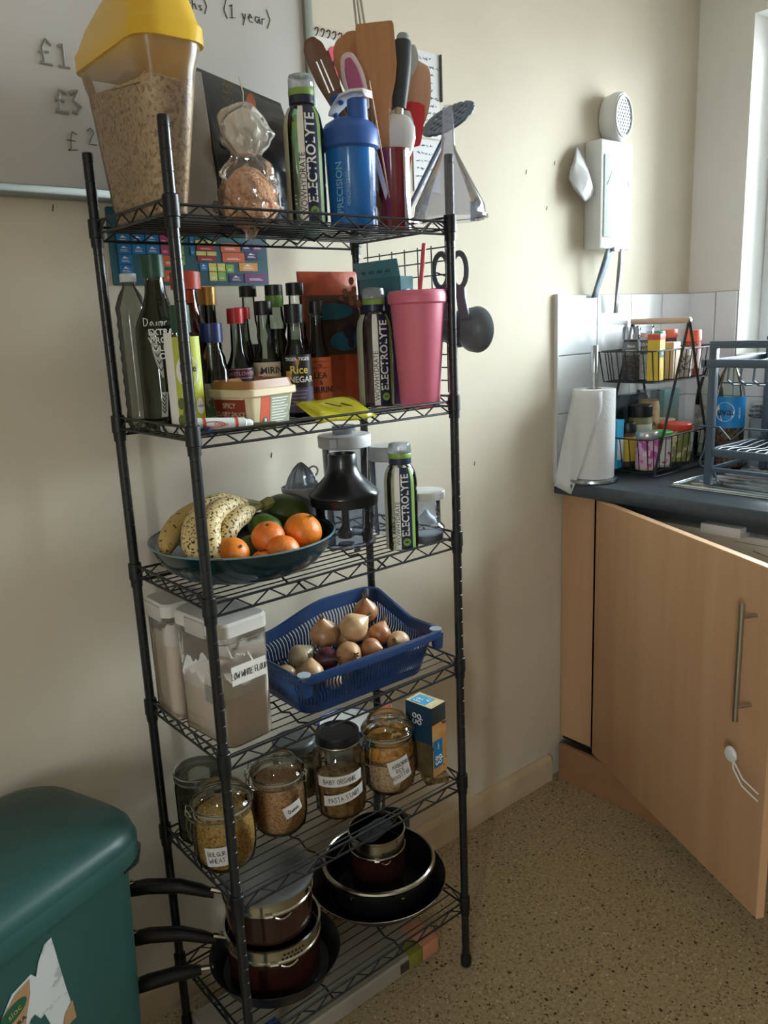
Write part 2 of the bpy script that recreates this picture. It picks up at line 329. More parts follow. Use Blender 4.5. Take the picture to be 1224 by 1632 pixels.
# ---- wall tiles (parts of the walls), 3 mm proud with open joints
m_tile = mat('white_glazed_tile', '#e6eaec', .12, spec=.6, coat=.3, bump=(5, .05))
grout = mat('grey_grout', '#a9a6a1', .9)
MB().box(1.2465, XW, YW-.004, YW+.001, .90, 1.405).build('grout', grout, wall_back, smooth=0)
MB().box(XW-.004, XW+.001, WIN_Y1, YW, .90, 1.405).build('grout', grout, wall_right, smooth=0)
MB().box(XW-.004, XW+.001, -1.3, WIN_Y1, .90, WIN_Z0-.001).build('grout', grout, wall_right, smooth=0)
zr = [1.404, 1.246, 1.090, .934, .902]; xc = [1.2485, 1.420, 1.584, 1.745, 1.906]
def tile_mesh(w_, h_):
    o = MB().box(-w_/2, w_/2, -.0045, .0045, -h_/2, h_/2).build('tile', m_tile, bevel=.0015, bseg=1); me = o.data; bpy.data.objects.remove(o); return me
_tm = {}
def tile(parent, cx, cy, cz, w_, h_, rz=0):
    k = (round(w_, 4), round(h_, 4))
    if k not in _tm: _tm[k] = tile_mesh(w_-.0025, h_-.0025)
    o = bpy.data.objects.new('tile', _tm[k]); C.objects.link(o); o.parent = parent; o.location = (cx, cy, cz); o.rotation_euler = (0, 0, rz)
for z1, z0 in zip(zr, zr[1:]):
    for a, c_ in zip(xc, xc[1:]): tile(wall_back, (a+c_)/2, YW-.006, (z0+z1)/2, c_-a, z1-z0)
    for a, c_ in ((.249, .338), (.181, .249)): tile(wall_right, XW-.006, (a+c_)/2, (z0+z1)/2, c_-a, z1-z0, PI/2)
for z1, z0 in ((1.203, 1.090), (1.090, .934), (.934, .902)):
    y = .1785
    while y > -1.1: tile(wall_right, XW-.006, y-.0815, (z0+z1)/2, .163, z1-z0, PI/2); y -= .163
MB().box(1.2425, 1.2485, YW-.0125, YW, .903, 1.407).build('tile_trim', mat('white_trim_strip', '#d2d4d3', .35), wall_back, bevel=.001)

# ---- things fixed to the wall
# whiteboard
wb = thing('whiteboard', 'large whiteboard with pen writing, hung on the wall at the upper left', 'whiteboard', (-.2, YW, 1.564))
MB().box(-.72, .675, -.012, -.001, .015, .70).build('board', mat('whiteboard_enamel', '#b9b5b1', .22, noise=(2.5, '#c3c0bc', 3)), wb, smooth=0)
mf = mat('grey_aluminium_trim', '#8d9189', .4, metal=.4)
MB().box(-.72, .690, -.020, 0, 0, .018).box(.672, .690, -.020, 0, .018, .70).build('frame', mf, wb, bevel=.002)
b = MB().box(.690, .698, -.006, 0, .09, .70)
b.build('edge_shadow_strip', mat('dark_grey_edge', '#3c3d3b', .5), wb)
ink = mat('black_marker_ink', '#1d1b1c', .5); fade = mat('rubbed_marker_ink', '#96938f', .6)
Mb = T((0, -.0126, 0), FRONT)
def scribble(b, x0, x1, z, h, y, seed, wd=.0004):
    rnd = random.Random(seed); x = x0
    while x < x1:
        n = rnd.randint(4, 9); pts = []
        for k in range(n): pts.append((x, y, z+rnd.uniform(-.5, .5)*h)); x += rnd.uniform(.0010, .0020)
        b.tube(pts, wd, 4); x += .003
def onboard(s, x, z, h, m, wd=.0007, nm='writing'):
    b = MB(); pen(b, s, h, lambda px, py: (x+px, -.0128, z+py), wd); b.build(nm, m, wb)
onboard('(1 year)', .552, .336, .022, ink); onboard('ths)', .452, .334, .020, ink)
onboard('£1', .195, .215, .034, fade, .0022, 'rubbed_writing'); onboard('£3', .208, .148, .032, fade, .0036, 'rubbed_writing')
onboard('£', .208, .090, .028, ink, .0006); onboard('2', .240, .100, .024, ink, .0006)
onboard('. .  ..', .575, .205, .02, ink, .0009)
# activity chart under the whiteboard
ch = thing('wall_chart', 'teal wall chart of small coloured cards, taped up below the whiteboard', 'chart', (0, YW, 0))
b = MB()
b.prism(rrect(.312, .128, .004, 3, (.206, 1.495)), -.0030, -.0006, 'xz'); b.build('sheet', mat('teal_card', '#23545c', .5), ch, smooth=0)
cards = []
cols = {'b': '#1f72ad', 'm': '#b03a68', 'o': '#cf5f33', 'g': '#84a446', 'y': '#cfc765', 'r': '#a62b33', 'p': '#3a2a5e', 'v': '#6a2f66', 'n': '#d08f38'}
def card(c_, x0, x1, z0, z1): cards.append((c_, x0, x1, z0, z1))
for j, z in enumerate((1.533, 1.510)):
    for i in range(3): card('b', .064+i*.026, .088+i*.026, z, z+.021)
card('b', .064, .088, 1.487, 1.508); card('b', .064, .088, 1.464, 1.485)
for j, z in enumerate((1.533, 1.510)):
    for i in range(2): card('m', .143+i*.0165, .158+i*.0165, z, z+.021)
for j, z in enumerate((1.482, 1.448)): card('o', .143, .176, z, z+.026)
for z in (1.533, 1.510, 1.487): card('g', .178, .187, z, z+.021)
for z in (1.533, 1.510): card('b', .200, .208, z, z+.021)
for z in (1.536, 1.510): card('y', .211, .231, z, z+.010); card('y', .233, .252, z, z+.010)
for z in (1.522, 1.497): card('r', .213, .250, z, z+.012)
card('b', .216, .232, 1.474, 1.492)
for i in range(2): card('y', .234+i*.018, .250+i*.018, 1.473, 1.492); card('y' if i == 0 else 'g', .234+i*.018, .250+i*.018, 1.450, 1.471)
card('g', .270, .286, 1.470, 1.490)
card('o', .262, .303, 1.520, 1.541); card('o', .264, .311, 1.496, 1.518); card('p', .306, .327, 1.525, 1.543); card('v', .329, .354, 1.525, 1.543); card('p', .312, .341, 1.502, 1.522)
card('n', .298, .338, 1.474, 1.494); card('p', .275, .306, 1.446, 1.466); card('v', .308, .358, 1.446, 1.468)
cards = [(c_, x0, x1, 1.436+(z0-1.446)*.74, 1.436+(z1-1.446)*.74) for c_, x0, x1, z0, z1 in cards]
for c_, x0, x1, z0, z1 in cards:
    MB().box(x0, x1, -.0038, -.0030, z0, z1).build('card', mat('card_'+c_, cols[c_], .45), ch, smooth=0)
b = MB(); wtm = mat('white_print', '#e8e6e2', .5)
for c_, x0, x1, z0, z1 in cards:
    w_ = x1-x0; h_ = z1-z0; zz = z0+h_*.25
    for q in range(2): b.box(x0+w_*.2, x1-w_*(.2+.1*q), -.0041, -.0038, zz+q*h_*.14, zz+q*h_*.14+h_*.05)
    if c_ in 'bpn' and w_ > .014: b.add([(x0+w_*.25, -.00405, z1-h_*.4), (x0+w_*.45, -.00405, z1-h_*.15), (x0+w_*.6, -.00405, z1-h_*.32), (x0+w_*.8, -.00405, z1-h_*.4)], [(0, 1, 2, 3)])
b.build('print', wtm, ch, smooth=0)
# calendar with a poppy
ca = thing('calendar', 'spiral bound calendar with a pink poppy, on the wall behind the wooden spoons', 'calendar', (.585, YW, 1.79))
MB().box(-.085, .085, -.006, -.001, -.12, .112).build('pages', mat('white_paper', '#d9d6cf', .7), ca, smooth=0)
b = MB(); pts = []
for k in range(60):
    a = 2*PI*k/60; r_ = .026*(1+.28*abs(math.cos(2*a))**.6-.12); pts.append((-.035+r_*math.cos(a), .062+r_*math.sin(a)))
b.prism(pts, -.0075, -.006, 'xz'); b.build('poppy', mat('pink_print', '#d23c61', .6), ca, smooth=0)
b = MB(); b.prism([(-.035+.007*math.cos(a*PI/6), .062+.007*math.sin(a*PI/6)) for a in range(12)], -.0082, -.0075, 'xz'); b.build('poppy_centre', ink, ca, smooth=0)
b = MB()
for k in range(12): b.tube([(-.078+k*.0142+.002*math.cos(a), -.004+.008*math.sin(a), .112+.008*math.cos(a)) for a in [i*PI/4 for i in range(8)]], .0012, 5, closed=True)
b.build('spiral', mat('black_wire', '#222426', .4, metal=.3), ca)
b = MB().tube([(-.030, -.007, .045), (-.026, -.007, -.005), (-.03, -.007, -.05)], .0014, 6); b.build('stem_print', ink, ca)
# handwritten notes
nt1 = thing('note_sheet', 'upper handwritten list sheet taped to the wall right of the utensils', 'note', (.797, YW, 1.84))
MB().box(-.04, .04, -.0022, -.001, -.098, .075).build('sheet', mat('white_note_paper', '#d4d3d4', .7), nt1, smooth=0)
b = MB()
for i in range(10): scribble(b, -.032+.006*(i % 3), .018+.004*((i*7) % 4), .060-i*.0152, .006, -.0026, i)
b.build('handwriting', ink, nt1)
nt2 = thing('note_sheet', 'lower handwritten list sheet taped beneath the first one', 'note', (.795, YW, 1.68))
MB().box(-.041, .039, -.0022, -.001, -.05, .058).build('sheet', _M['white_note_paper'], nt2, smooth=0)
b = MB()
for i in range(6): scribble(b, -.034+.004*(i % 2), .012+.006*((i*5) % 3), .046-i*.016, .0055, -.0026, 40+i)
b.build('handwriting', ink, nt2)
MB().box(-.0009, .0009, -.007, 0, -.05, .045).build('edge_shadow', mat('edge_shadow_grey', '#6a6b6c'), thing('paper_edge_shadow', 'thin grey strip put in for the shadowed paper edge beside the note sheets', 'strip', (.842, YW, 1.87)))  # grey strip stands in for the shadowed edge of the paper
# white wall box
mwp = mat('white_plastic', '#dcdedd', .35, spec=.5); mwp2 = mat('white_plastic_soft', '#cfd2d3', .5)
bx = thing('wall_box', 'white wall-mounted plastic box with a clear window, right of the rack', 'box', (1.438, YW, 1.52))
b = MB().box(-.072, .072, -.053, 0, .0, .272); b.build('body', mwp, bx, bevel=.006)
MB().box(-.060, .060, -.0560, -.0525, .03, .235).build('window_panel', mat('pale_green_panel', '#d3ded9', .15, coat=.6), bx, bevel=.001)
b = MB(); b.box(-.052, .055, -.0566, -.0560, .143, .149); b.build('blue_line', mat('pale_blue_print', '#9fb9cf', .4), bx)
b = MB()
for i in range(7): b.box(-.05, .03-(i % 3)*.012, -.0566, -.0560, .055+i*.010, .0575+i*.010)
b.tube([(-.05+.1*k/16, -.0564, .16+.055*math.sin(PI*k/16)) for k in range(17)], .0008, 4); b.build('faded_print', mat('pale_grey_print', '#a9b4b3', .5), bx)
MB().box(-.012, .012, -.057, -.05, -.006, .006).build('latch', mwp2, bx, bevel=.001)
af = thing('air_freshener', 'white oval air freshener with a pierced grille, standing on the wall box', 'air freshener', (1.460, .316, 1.792))
def oval(w_, h_, n=28, z0=0): return [(w_*math.sin(2*PI*k/n)*(1 if math.cos(2*PI*k/n) > 0 else .96), z0+h_/2-h_/2*math.cos(2*PI*k/n)) for k in range(n)]
b = MB(); b.loft([[Vector((x*s_, y, .0+z*s_+(1-s_)*.06)) for x, z in oval(.047, .125)] for y, s_ in ((.026, .86), (.02, .94), (-.004, 1.0), (-.020, .97), (-.024, .90))]); b.build('case', mwp, af)
b = MB(); b.loft([[Vector((x*s_, y, z*s_+(1-s_)*.0625)) for x, z in oval(.047, .125)] for y, s_ in ((-.0238, .86), (-.0275, .83), (-.0275, .76), (-.0238, .73))], cap0=False, cap1=False); b.build('rim', mwp2, af)
b = MB(); rnd = random.Random(3)
for i in range(-3, 4):
    for j in range(-6, 7):
        x = i*.0105+(j % 2)*.005; z = .0625+j*.0078
        if (x/.034)**2+((z-.0625)/.046)**2 < 1: b.prism([(x+.0036*math.cos(q+j), z+.0036*math.sin(q+j)) for q in (0, 2.1, 4.2)], -.0252, -.0236, 'xz')
b.build('grille_holes', mat('grey_hole', '#7f8688', .8), af, smooth=0)
# folded paper
b = MB(); R_ = [[(-.004, -.002, .155), (.05, -.004, .10), (.052, -.003, .0)], [(-.03, -.030, .09), (.02, -.052, .07), (.045, -.050, .01)], [(-.055, -.006, .05), (-.02, -.05, -.015), (.03, -.01, -.01)]]
vs = [v for r in R_ for v in r]; b.add(vs, [(0, 1, 4, 3), (1, 2, 5, 4), (3, 4, 7, 6), (4, 5, 8, 7)])
fp = b.build('folded_paper', mat('crumpled_white_paper', '#c9c9ca', .7, bump=(25, .4)), None, (1.318, YW-.001, 1.645), solid=.0012, sub=1)
tag(fp, 'folded sheet of white paper stuck to the wall left of the wall box', 'paper')
mt = mat('grey_tape', '#6d7b86', .4, noise=(30, '#7d8993', 2))
for i, (x, z0, z1, w_, lab) in enumerate(((1.414, 1.395, 1.523, .026, 'left grey tape strip hanging below the wall box'), (1.470, 1.352, 1.523, .022, 'right, longer grey tape strip hanging below the wall box'))):
    b = MB(); dx = -.022 if i == 0 else .008; rows = []
    for k in range(7):
        f_ = k/6; z = z1+(z0-z1)*f_; xx = x+dx*f_*1.0; yy = YW-.050+.03*f_*(1-i*.4)
        rows.append([Vector((xx-w_/2, yy+.002, z)), Vector((xx+w_/2, yy-.003*math.sin(f_*5), z))])
    b.loft(rows, False, False, False); tag(b.build('tape_strip', mt if i == 0 else mat('silver_tape', '#a7a5a4', .3, metal=.3, noise=(60, '#8f8e8e', 3)), solid=.0012), lab, 'tape')
# nail holes and marks in the wall
for (x, z) in ((-.036, 1.553), (1.13, 1.70), (1.21, 1.62), (1.24, 1.73), (.34, 1.10), (.93, 1.0)):
    MB().tube([(x, YW-.0004, z-.006), (x+.002, YW-.0004, z+.004)], .0009, 5).build('scratch', mat('dark_scratch', '#4a4238', .9), wall_back)

# ---- kitchen units
m_wood = mat('beech_laminate', '#b68d69', .45, noise=(2.2, '#c09a76', 4, (6, 6, .35)), spec=.35)
m_edge = mat('beech_edge_band', '#d5ad84', .45)
m_dark = mat('dark_void', '#15181a', .9)
cab = thing('base_cabinet', 'beech base cabinet unit under the worktop with its door standing open', 'cabinet', (1.28, YW, 0))
MB().box(0, .018, -.133, -.004, .123, .868).build('filler_panel', m_wood, cab, smooth=0, bevel=.001)
MB().box(.012, .03, -.72, -.004, .108, .123).build('gap_shade', m_dark, cab)  # dark strip put in for the shade of the gap over the plinth
MB().box(.0, .55, -.126, -.112, .123, .868).build('side_panel', m_wood, cab, smooth=0)
MB().box(.0, .55, -.760, -.744, .123, .868).build('side_panel', m_wood, cab, smooth=0)
MB().box(.03, .05, -.744, -.134, .835, .868).build('top_rail', mat('dark_grey_rail', '#3a4147', .6), cab)
MB().box(-.033, -.018, -2.4, -.024, 0, .112).build('plinth', mat('beech_plinth', '#8e6a4a', .5, noise=(2, '#98714f', 3, (.4, 6, 6))), cab, smooth=0, bevel=.001)
ang = math.atan2(-.30, -.615)   # swing of the door
dr = MB().box(0, .018, -.695, 0, 0, .747).build('door', [m_wood], cab, (-.006, -.130, .118), (0, 0, -math.atan2(.30, .615)), bevel=.001)
dr.location = (-.018, -.130, .118)
MB().box(0, .018, -.695, 0, .7465, .7485).build('edge_band', m_edge, dr); MB().box(-.0005, .018, -.6975, -.695, 0, .7485).build('edge_band', m_edge, dr)
st = mat('brushed_steel', '#b5b1a6', .3, metal=1.)
MB().tube([(-.035, -.640, .425), (-.035, -.640, .675)], .0062, 12).tube([(-.035, -.640, .455), (0, -.640, .455)], .004, 8).tube([(-.035, -.640, .645), (0, -.640, .645)], .004, 8).build('handle', st, dr)
# second cabinet further along
cb2 = thing('base_cabinet', 'neighbouring closed beech cabinet, just inside the right edge', 'cabinet', (1.28, YW, 0))
MB().box(-.018, 0, -1.42, -.765, .123, .868).build('door', m_wood, cb2, smooth=0, bevel=.001); MB().box(.0, .55, -1.42, -.765, .123, .868).build('carcass', m_wood, cb2, smooth=0)
# child lock
cl = thing('cabinet_lock', 'white round stick-on child lock with a cord loop, on the open door', 'lock', (.962, -.337, .462), -math.atan2(.30, .615))
Mx = T((0, 0, 0), (0, -PI/2, 0))
MB().lathe([(0, 0), (.016, 0), (.017, .003), (.014, .007), (.006, .009), (0, .009)], 24, M=Mx).build('pad', mwp, cl)
b = MB()
for dz in (-.004, .004): b.tube([(-.006, -.01, dz), (-.018, -.03, dz*2-.006), (-.016, -.055, -.03+dz*2), (-.006, -.09, -.045+dz*2)], .0016, 6)
b.build('cord', mwp, cl)
# washing machine behind the door
wm = thing('washing_machine', 'white front-loading washing machine half hidden behind the open cabinet door', 'washing machine', (1.32, -.09, 0))
b = MB().box(0, .52, -.29, .29, .12, .822); b.build('body', mat('white_enamel', '#d9d9d5', .3), wm, bevel=.006)
MB().box(-.006, .002, -.285, -.05, .735, .805).build('control_panel', mat('pale_panel', '#cfcfcb', .4), wm, bevel=.002)
b = MB(); text_flat(b, 'AUTO', .006, T((-.0062, -.17, .785), LEFTF)); b.tube([(-.0062, -.10, .79), (-.0062, -.13, .783), (-.0062, -.16, .783)], .0008, 4); b.build('panel_print', ink, wm, smooth=0)
MB().lathe([(.0, 0), (.15, 0), (.165, .01), (.15, .025), (.10, .03), (0, .028)], 40, M=T((0, 0, .43), (0, -PI/2, 0))).build('porthole', mat('smoked_glass', '#2d3033', .1), wm)
b = MB().box(-.03, .02, -.05, .05, .0, .024); pb_ = b.build('plastic_tab', mwp, None, (1.312, -.122, .8225), (0, 0, 0), bevel=.002); tag(pb_, 'short white plastic box lying on top of the washing machine', 'plastic box')
# worktop
ct = thing('worktop', 'dark blue-grey laminate worktop running along the window wall', 'worktop', (1.246, YW, .869))
m_top = mat('slate_laminate', '#3b444d', .28, spec=.5, noise=(40, '#444e57', 4), bump=(120, .04))
b = MB(); pr = [(0, .006), (.003, .0015), (.008, 0), (.66, 0), (.66, .038), (.008, .038), (.003, .0365), (0, .032)]
b.loft([[Vector((x, y, z)) for x, z in pr] for y in (-2.4, -.001)]); b.build('slab', m_top, ct)
sk = thing('sink_unit', 'stainless steel sink drainer let into the worktop under the dish rack', 'sink', (1.36, .068, .907))
m_ss = mat('stainless_steel', '#b6bdc2', .22, metal=1., bump=(30, .03))
b = MB(); b.box(0, .42, -.85, 0, .0, .004); b.build('drainer', m_ss, sk, bevel=.002)
b = MB().tube([(.012, -.84, .005), (.012, -.012, .005), (.408, -.012, .005), (.408, -.84, .005)], .004, 8)
for i in range(8): b.tube([(.05+i*.045, -.45, .0045), (.05+i*.045, -.04, .0045)], .003, 6)
b.build('raised_rim', m_ss, sk)

# ================================================================== THE RACK
ZB = [1.4838, 1.1762, .9213, .6670, .4133, .1285]; SH = .0427; LX, DY = .52, .2652
DZ = [1.507, 1.199, .944, .690, .436, .151]
m_blk = mat('black_powder_coat', '#17191b', .32, spec=.5, coat=.2)
m_blkp = mat('black_sleeve_plastic', '#111314', .4)
rack = thing('wire_rack', 'tall black six-tier wire shelving rack standing against the cream wall', 'rack')
pp = [(0, .028), (.0082, .028)]; z = .0415
while z < 1.615:
    pp += [(.0082, z-.0009), (.0077, z-.0004), (.0077, z+.0004), (.0082, z+.0009)]; z += .0275
pp += [(.0082, 1.6205), (.0075, 1.6237), (0, 1.6237)]
post = MB().lathe(pp, 20).build('post', m_blk, rack, smooth=25)
foot = MB().lathe([(0, 0), (.0085, 0), (.0115, .004), (.0115, .022), (.0095, .030), (0, .030)], 18).build('foot', m_blkp, post)
for (x, y) in ((LX, 0), (0, DY), (LX, DY)):
    p2 = post.copy(); C.objects.link(p2); p2.location = (x, y, 0); f2 = foot.copy(); C.objects.link(f2); f2.parent = p2
def shelf_frame():
    b = MB(); rw = .0022
    fu, fl = .72*SH, .24*SH; su, sl = .92*SH, .48*SH
    for y in (0, DY):
        for z_ in (fu, fl): b.tube([(.008, y, z_), (LX-.008, y, z_)], rw, 7)
        n = 8; zz = []
        for i in range(n):
            x0 = .012+(LX-.024)*i/n; x1 = .012+(LX-.024)*(i+.5)/n; x2 = .012+(LX-.024)*(i+1)/n
            zz += [(x0, y, fl), (x1, y, fu)]
        zz.append((LX-.012, y, fl)); b.tube(zz, .0016, 6)
    for x in (0, LX):
        for z_ in (su, sl): b.tube([(x, .008, z_), (x, DY-.008, z_)], rw, 7)
        n = 4; zz = []
        for i in range(n): zz += [(x, .010+(DY-.02)*i/n, sl), (x, .010+(DY-.02)*(i+.5)/n, su)]
        zz.append((x, DY-.010, sl)); b.tube(zz, .0016, 6)
    for x in (.175, .345):
        n = 5; zz = []
        for i in range(n): zz += [(x, DY*i/n, fl), (x, DY*(i+.5)/n, .46*SH)]
        zz.append((x, DY, fl)); b.tube(zz, .0019, 6)
    return b
fr0 = None
for k in range(6):
    if k == 0:
        fr0 = shelf_frame().build('shelf_frame', m_blk, rack, (0, 0, ZB[0]))
        b = MB()
        for i in range(1, 12): b.tube([(0, DY*i/12, .5*SH), (LX, DY*i/12, .5*SH)], .0013, 6)
        dw = b.build('deck_wires', m_blk, fr0); dw['kind'] = 'stuff'
        sv = MB().lathe([(.0083, 0), (.0098, 0), (.0102, .0135), (.0116, .0145), (.0112, SH-.001), (.0104, SH), (.0083, SH)], 20).build('sleeve', m_blkp, fr0)
        svs = [sv]
        for (x, y) in ((LX, 0), (0, DY), (LX, DY)):
            s2 = sv.copy(); C.objects.link(s2); s2.location = (x, y, 0); svs.append(s2)
    else:
        f2 = fr0.copy(); C.objects.link(f2); f2.location = (0, 0, ZB[k])
        for ch_ in [dw]+svs:
            c2 = ch_.copy(); C.objects.link(c2); c2.parent = f2
# hanging wire grid on the right-hand end
gd = thing('wire_grid', 'small black wire grid hung on the right end of the rack, below its top shelf', 'wire grid', (.5365, 0, 1.22))
ys = [.030+.0365*i for i in range(7)]
for y in ys: MB().tube([(0, y, .0), (0, y, .278 if y in (ys[0], ys[-1]) else .262)], .0013, 6).build('wire', m_blk, gd)
for z_ in [.257-.0235*i for i in range(11)]:
    MB().tube([(-.0026, .022, z_), (-.0026, .258, z_)], .0013, 6).build('wire', m_blk, gd)
b = MB()
for y in (ys[0], ys[-1]): b.tube([(0, y, .278), (0, y, .292), (-.008, y, .300), (-.0165, y, .2965)], .0013, 6)
b.build('hook', m_blk, gd)
MB().tube([(0, .055, .215), (.02, .04, .205), (.022, .036, .215), (.022, .03, .235)], .0014, 6).build('hook', m_blk, gd)

# ================================================================== TOP SHELF
D1, D2, D3, D4, D5, D6 = DZ
m_clear = thin('clear_plastic', '#e9ecea', .06)
m_frost = thin('milky_plastic', '#eeebe4', .25, haze=.10, hazecol='#e6e2da')
# cereal container
ce = thing('cereal_container', 'tall clear plastic container full of porridge oats with a yellow lid', 'container', (.028, .125, D1+.0005))
def cring(w_, d_, z, cx=0, cy=0, r=.022): return [Vector((x, y, z)) for x, y in rrect(w_, d_, r, 6, (cx, cy))]
b = MB(); secs = [(.040, .170, 0, .018), (.046, .176, .003, .022), (.086, .216, .185, .030), (.096, .226, .2, .034), (.102, .232, .222, .034)]
b.loft([cring(w_, d_, z, .004*(z/.2), 0, r) for w_, d_, z, r in secs], True, False); b.build('body', m_frost, ce)
b = MB(); rings = []
for z, ins in ((.004, .004), (.10, .005), (.165, .006)):
    f_ = z/.185; rings.append(cring(.046+.040*f_-ins*1.2, .176+.040*f_-ins*1.2, z, .004*(z/.2), 0, .022))
top = [Vector((p.x, p.y, .176+.018*mnoise.noise(p*30)+(.016 if p.y > 0 else -.008))) for p in rings[-1]]
rings.append(top); rings.append([Vector((.004+(p.x-.004)*.5, p.y*.5, .186+.01*mnoise.noise(p*50))) for p in top])
b.loft(rings); o = b.build('oats', mat('rolled_oats', '#d9bb98', .8, grain=(230, '#f0dcc0', '#a98768')), ce, smooth=60); o['kind'] = 'stuff'
ml = mat('yellow_plastic', '#e2b52a', .35, coat=.2)
b = MB(); L_ = [(.108, .238, .215, 0), (.108, .238, .236, 0), (.100, .230, .243, 0), (.094, .20, .262, -.010), (.080, .15, .285, -.03), (.070, .11, .297, -.05), (.05, .08, .300, -.055)]
b.loft([cring(w_, d_, z, .004, cy, min(.034, w_/2-.004)) for w_, d_, z, cy in L_]); b.build('lid', ml, ce)
b = MB(); b.loft([cring(.066, .060, .29, .004, -.07, .02), cring(.062, .05, .312, .004, -.075, .02), cring(.05, .04, .315, .004, -.075, .018)]); b.build('pour_cap', ml, ce)
# brown paper bag behind it and black pouch
pb2 = MB(); Z0 = D1+.001
b = MB(); rings = []
for z, w_, d_ in ((0, .10, .05), (.08, .105, .046), (.17, .10, .024), (.24, .095, .006)):
    rings.append([Vector((x, y+.12*0, z)) for x, y in rrect(w_, d_, d_*.35, 3)])
b.loft(rings); kb = b.build('body', mat('grey_brown_paper', '#847a70', .8, noise=(8, '#968c81', 4), bump=(18, .5)), None)
kt = thing('paper_bag', 'grey-brown paper bag standing behind the oat container', 'bag', (.128, .195, Z0), .2); kb.parent = kt
b = MB(); b.tube([(.036+.007*math.cos(a), -.0245, .035+.009*math.sin(a)) for a in [k*PI/4 for k in range(8)]], .0008, 4, closed=True)
for i in range(3): b.box(.0325, .0395, -.0252, -.0245, .0305+i*.0035, .032+i*.0035)
b.build('mark', ink, kt)
m_foil = mat('black_foil', '#17171a', .28, coat=.3, bump=(14, .8))
def pouch(nm, lab, m, w_, h_, t_, loc, rz, wave=.006, lean=0., cat='pouch', topz=None, seed=1, fold=0):
    r = thing(nm, lab, cat, loc, rz); b = MB(); rings = []; n = 14; rnd = random.Random(seed); ph = rnd.uniform(0, 6)
    for k in range(n+1):
        f_ = k/n; z = h_*f_; tt = t_*(math.sin(PI*min(.98, .12+f_*.86)))**.7*(1-.35*f_)+.0012; ww = w_*(1-.05*math.sin(PI*f_))
        if f_ > .93: tt = .0016
        ring = []
        for x, y in rrect(ww, tt, min(tt*.45, .01), 3):
            q = mnoise.noise(Vector((x*18+seed*3, f_*5, ph)))
            ring.append(Vector((x+.003*q, y+wave*q+lean*f_*f_, z+(topz(x/ww) if topz and f_ > .8 else 0)*f_)))
        rings.append(ring)
    b.loft(rings); b.build('pouch_body', m, r, smooth=60); return r
bp = pouch('snack_pouch', 'black foil pouch lying back against the whiteboard behind the small clear bag', m_foil, .185, .245, .05, (.262, .205, D1+.001), .1, .008, .03, 'pouch', lambda u: -.03*u+.012*math.cos(9*u))
b = MB(); [b.tube([(-.062+.003*k, -.0125-.001*k, .222-.011*j+.003*math.sin(k*2.3+j)) for k in range(6)], .0009, 4) for j in range(3)]; b.build('gold_print', mat('gold_print', '#9a7a3c', .4), bp, smooth=0)
b = MB().tube([(-.028, -.012, .24), (-.026, -.018, .215), (-.03, -.022, .19)], .001, 5); b.build('white_line', wtm, bp)
b = MB(); b.box(-.07, -.02, -.0320, -.0315, .135, .155)
b.build('barcode_panel', mat('grey_label', '#8b8b88', .5), bp)
b = MB()
for i in range(16): b.box(-.068+i*.003, -.0668+i*.003, -.0326, -.032, .137, .153)
b.build('barcode', ink, bp)
b = MB(); text_flat(b, 'IE', .022, T((.055, -.0325, .055), (PI/2, 0, .1)), bold=True); b.build('white_print', wtm, bp, smooth=0)
b = MB(); b.prism([(-.008+.010*math.cos(a), .20+.018*math.sin(a)) for a in [k*PI/6 for k in range(12)]], -.014, -.013, 'xz'); b.build('orange_print', mat('orange_print', '#b8643a', .5), bp)
# white tissue wedge and green thing behind
w2 = tag(MB().loft([[Vector((-.03, 0, 0)), Vector((.03, 0, 0)), Vector((.03, .02, 0)), Vector((-.03, .02, 0))], [Vector((-.02, .006, .21)), Vector((.018, .006, .225)), Vector((.018, .012, .225)), Vector((-.02, .012, .21))], [Vector((-.006, .008, .245)), Vector((.003, .008, .25)), Vector((.003, .011, .25)), Vector((-.006, .011, .245))]]).build('plastic_wrapper', mat('pale_green_wrapper', '#6fae86', .4), None, (.385, .235, D1+.001), bevel=.001), 'pale green wrapper tip poking up behind the black pouch', 'wrapper')
# clear bag of lentils, twisted, its corner poking through the wires
cb_ = thing('food_bag', 'small knotted clear bag of pink lentils hanging down between the wires', 'bag', (.166, .074, D1))
def blob(prof, n=26, amp=.06, sq=(1, 1), seed=0, fr=3):
    b = MB(); rings = []; P_ = [prof[0]]+list(prof)+[prof[-1]]; Q_ = []
    for i in range(1, len(P_)-2):
        for k in range(5):
            t_ = k/5; Q_.append(tuple(.5*(2*P_[i][c]+(P_[i+1][c]-P_[i-1][c])*t_+(2*P_[i-1][c]-5*P_[i][c]+4*P_[i+1][c]-P_[i+2][c])*t_*t_+(3*P_[i][c]-P_[i-1][c]-3*P_[i+1][c]+P_[i+2][c])*t_**3) for c in range(3)))
    prof = Q_+[P_[-1]]
    for r_, z, dx in prof:
        ring = []
        for i in range(n):
            a = 2*PI*i/n; q = 1+amp*mnoise.noise(Vector((math.cos(a)*fr, math.sin(a)*fr, z*60+seed)))+amp*.8*math.sin(a*7+z*90)
            ring.append(Vector((dx+r_*q*math.cos(a)*sq[0], r_*q*math.sin(a)*sq[1], z)))
        rings.append(ring)
    b.loft(rings); return b
m_bag = thin('thin_clear_film', '#f4f1ec', .12, haze=.12, hazecol='#e8e4df', bump=(40, .6))
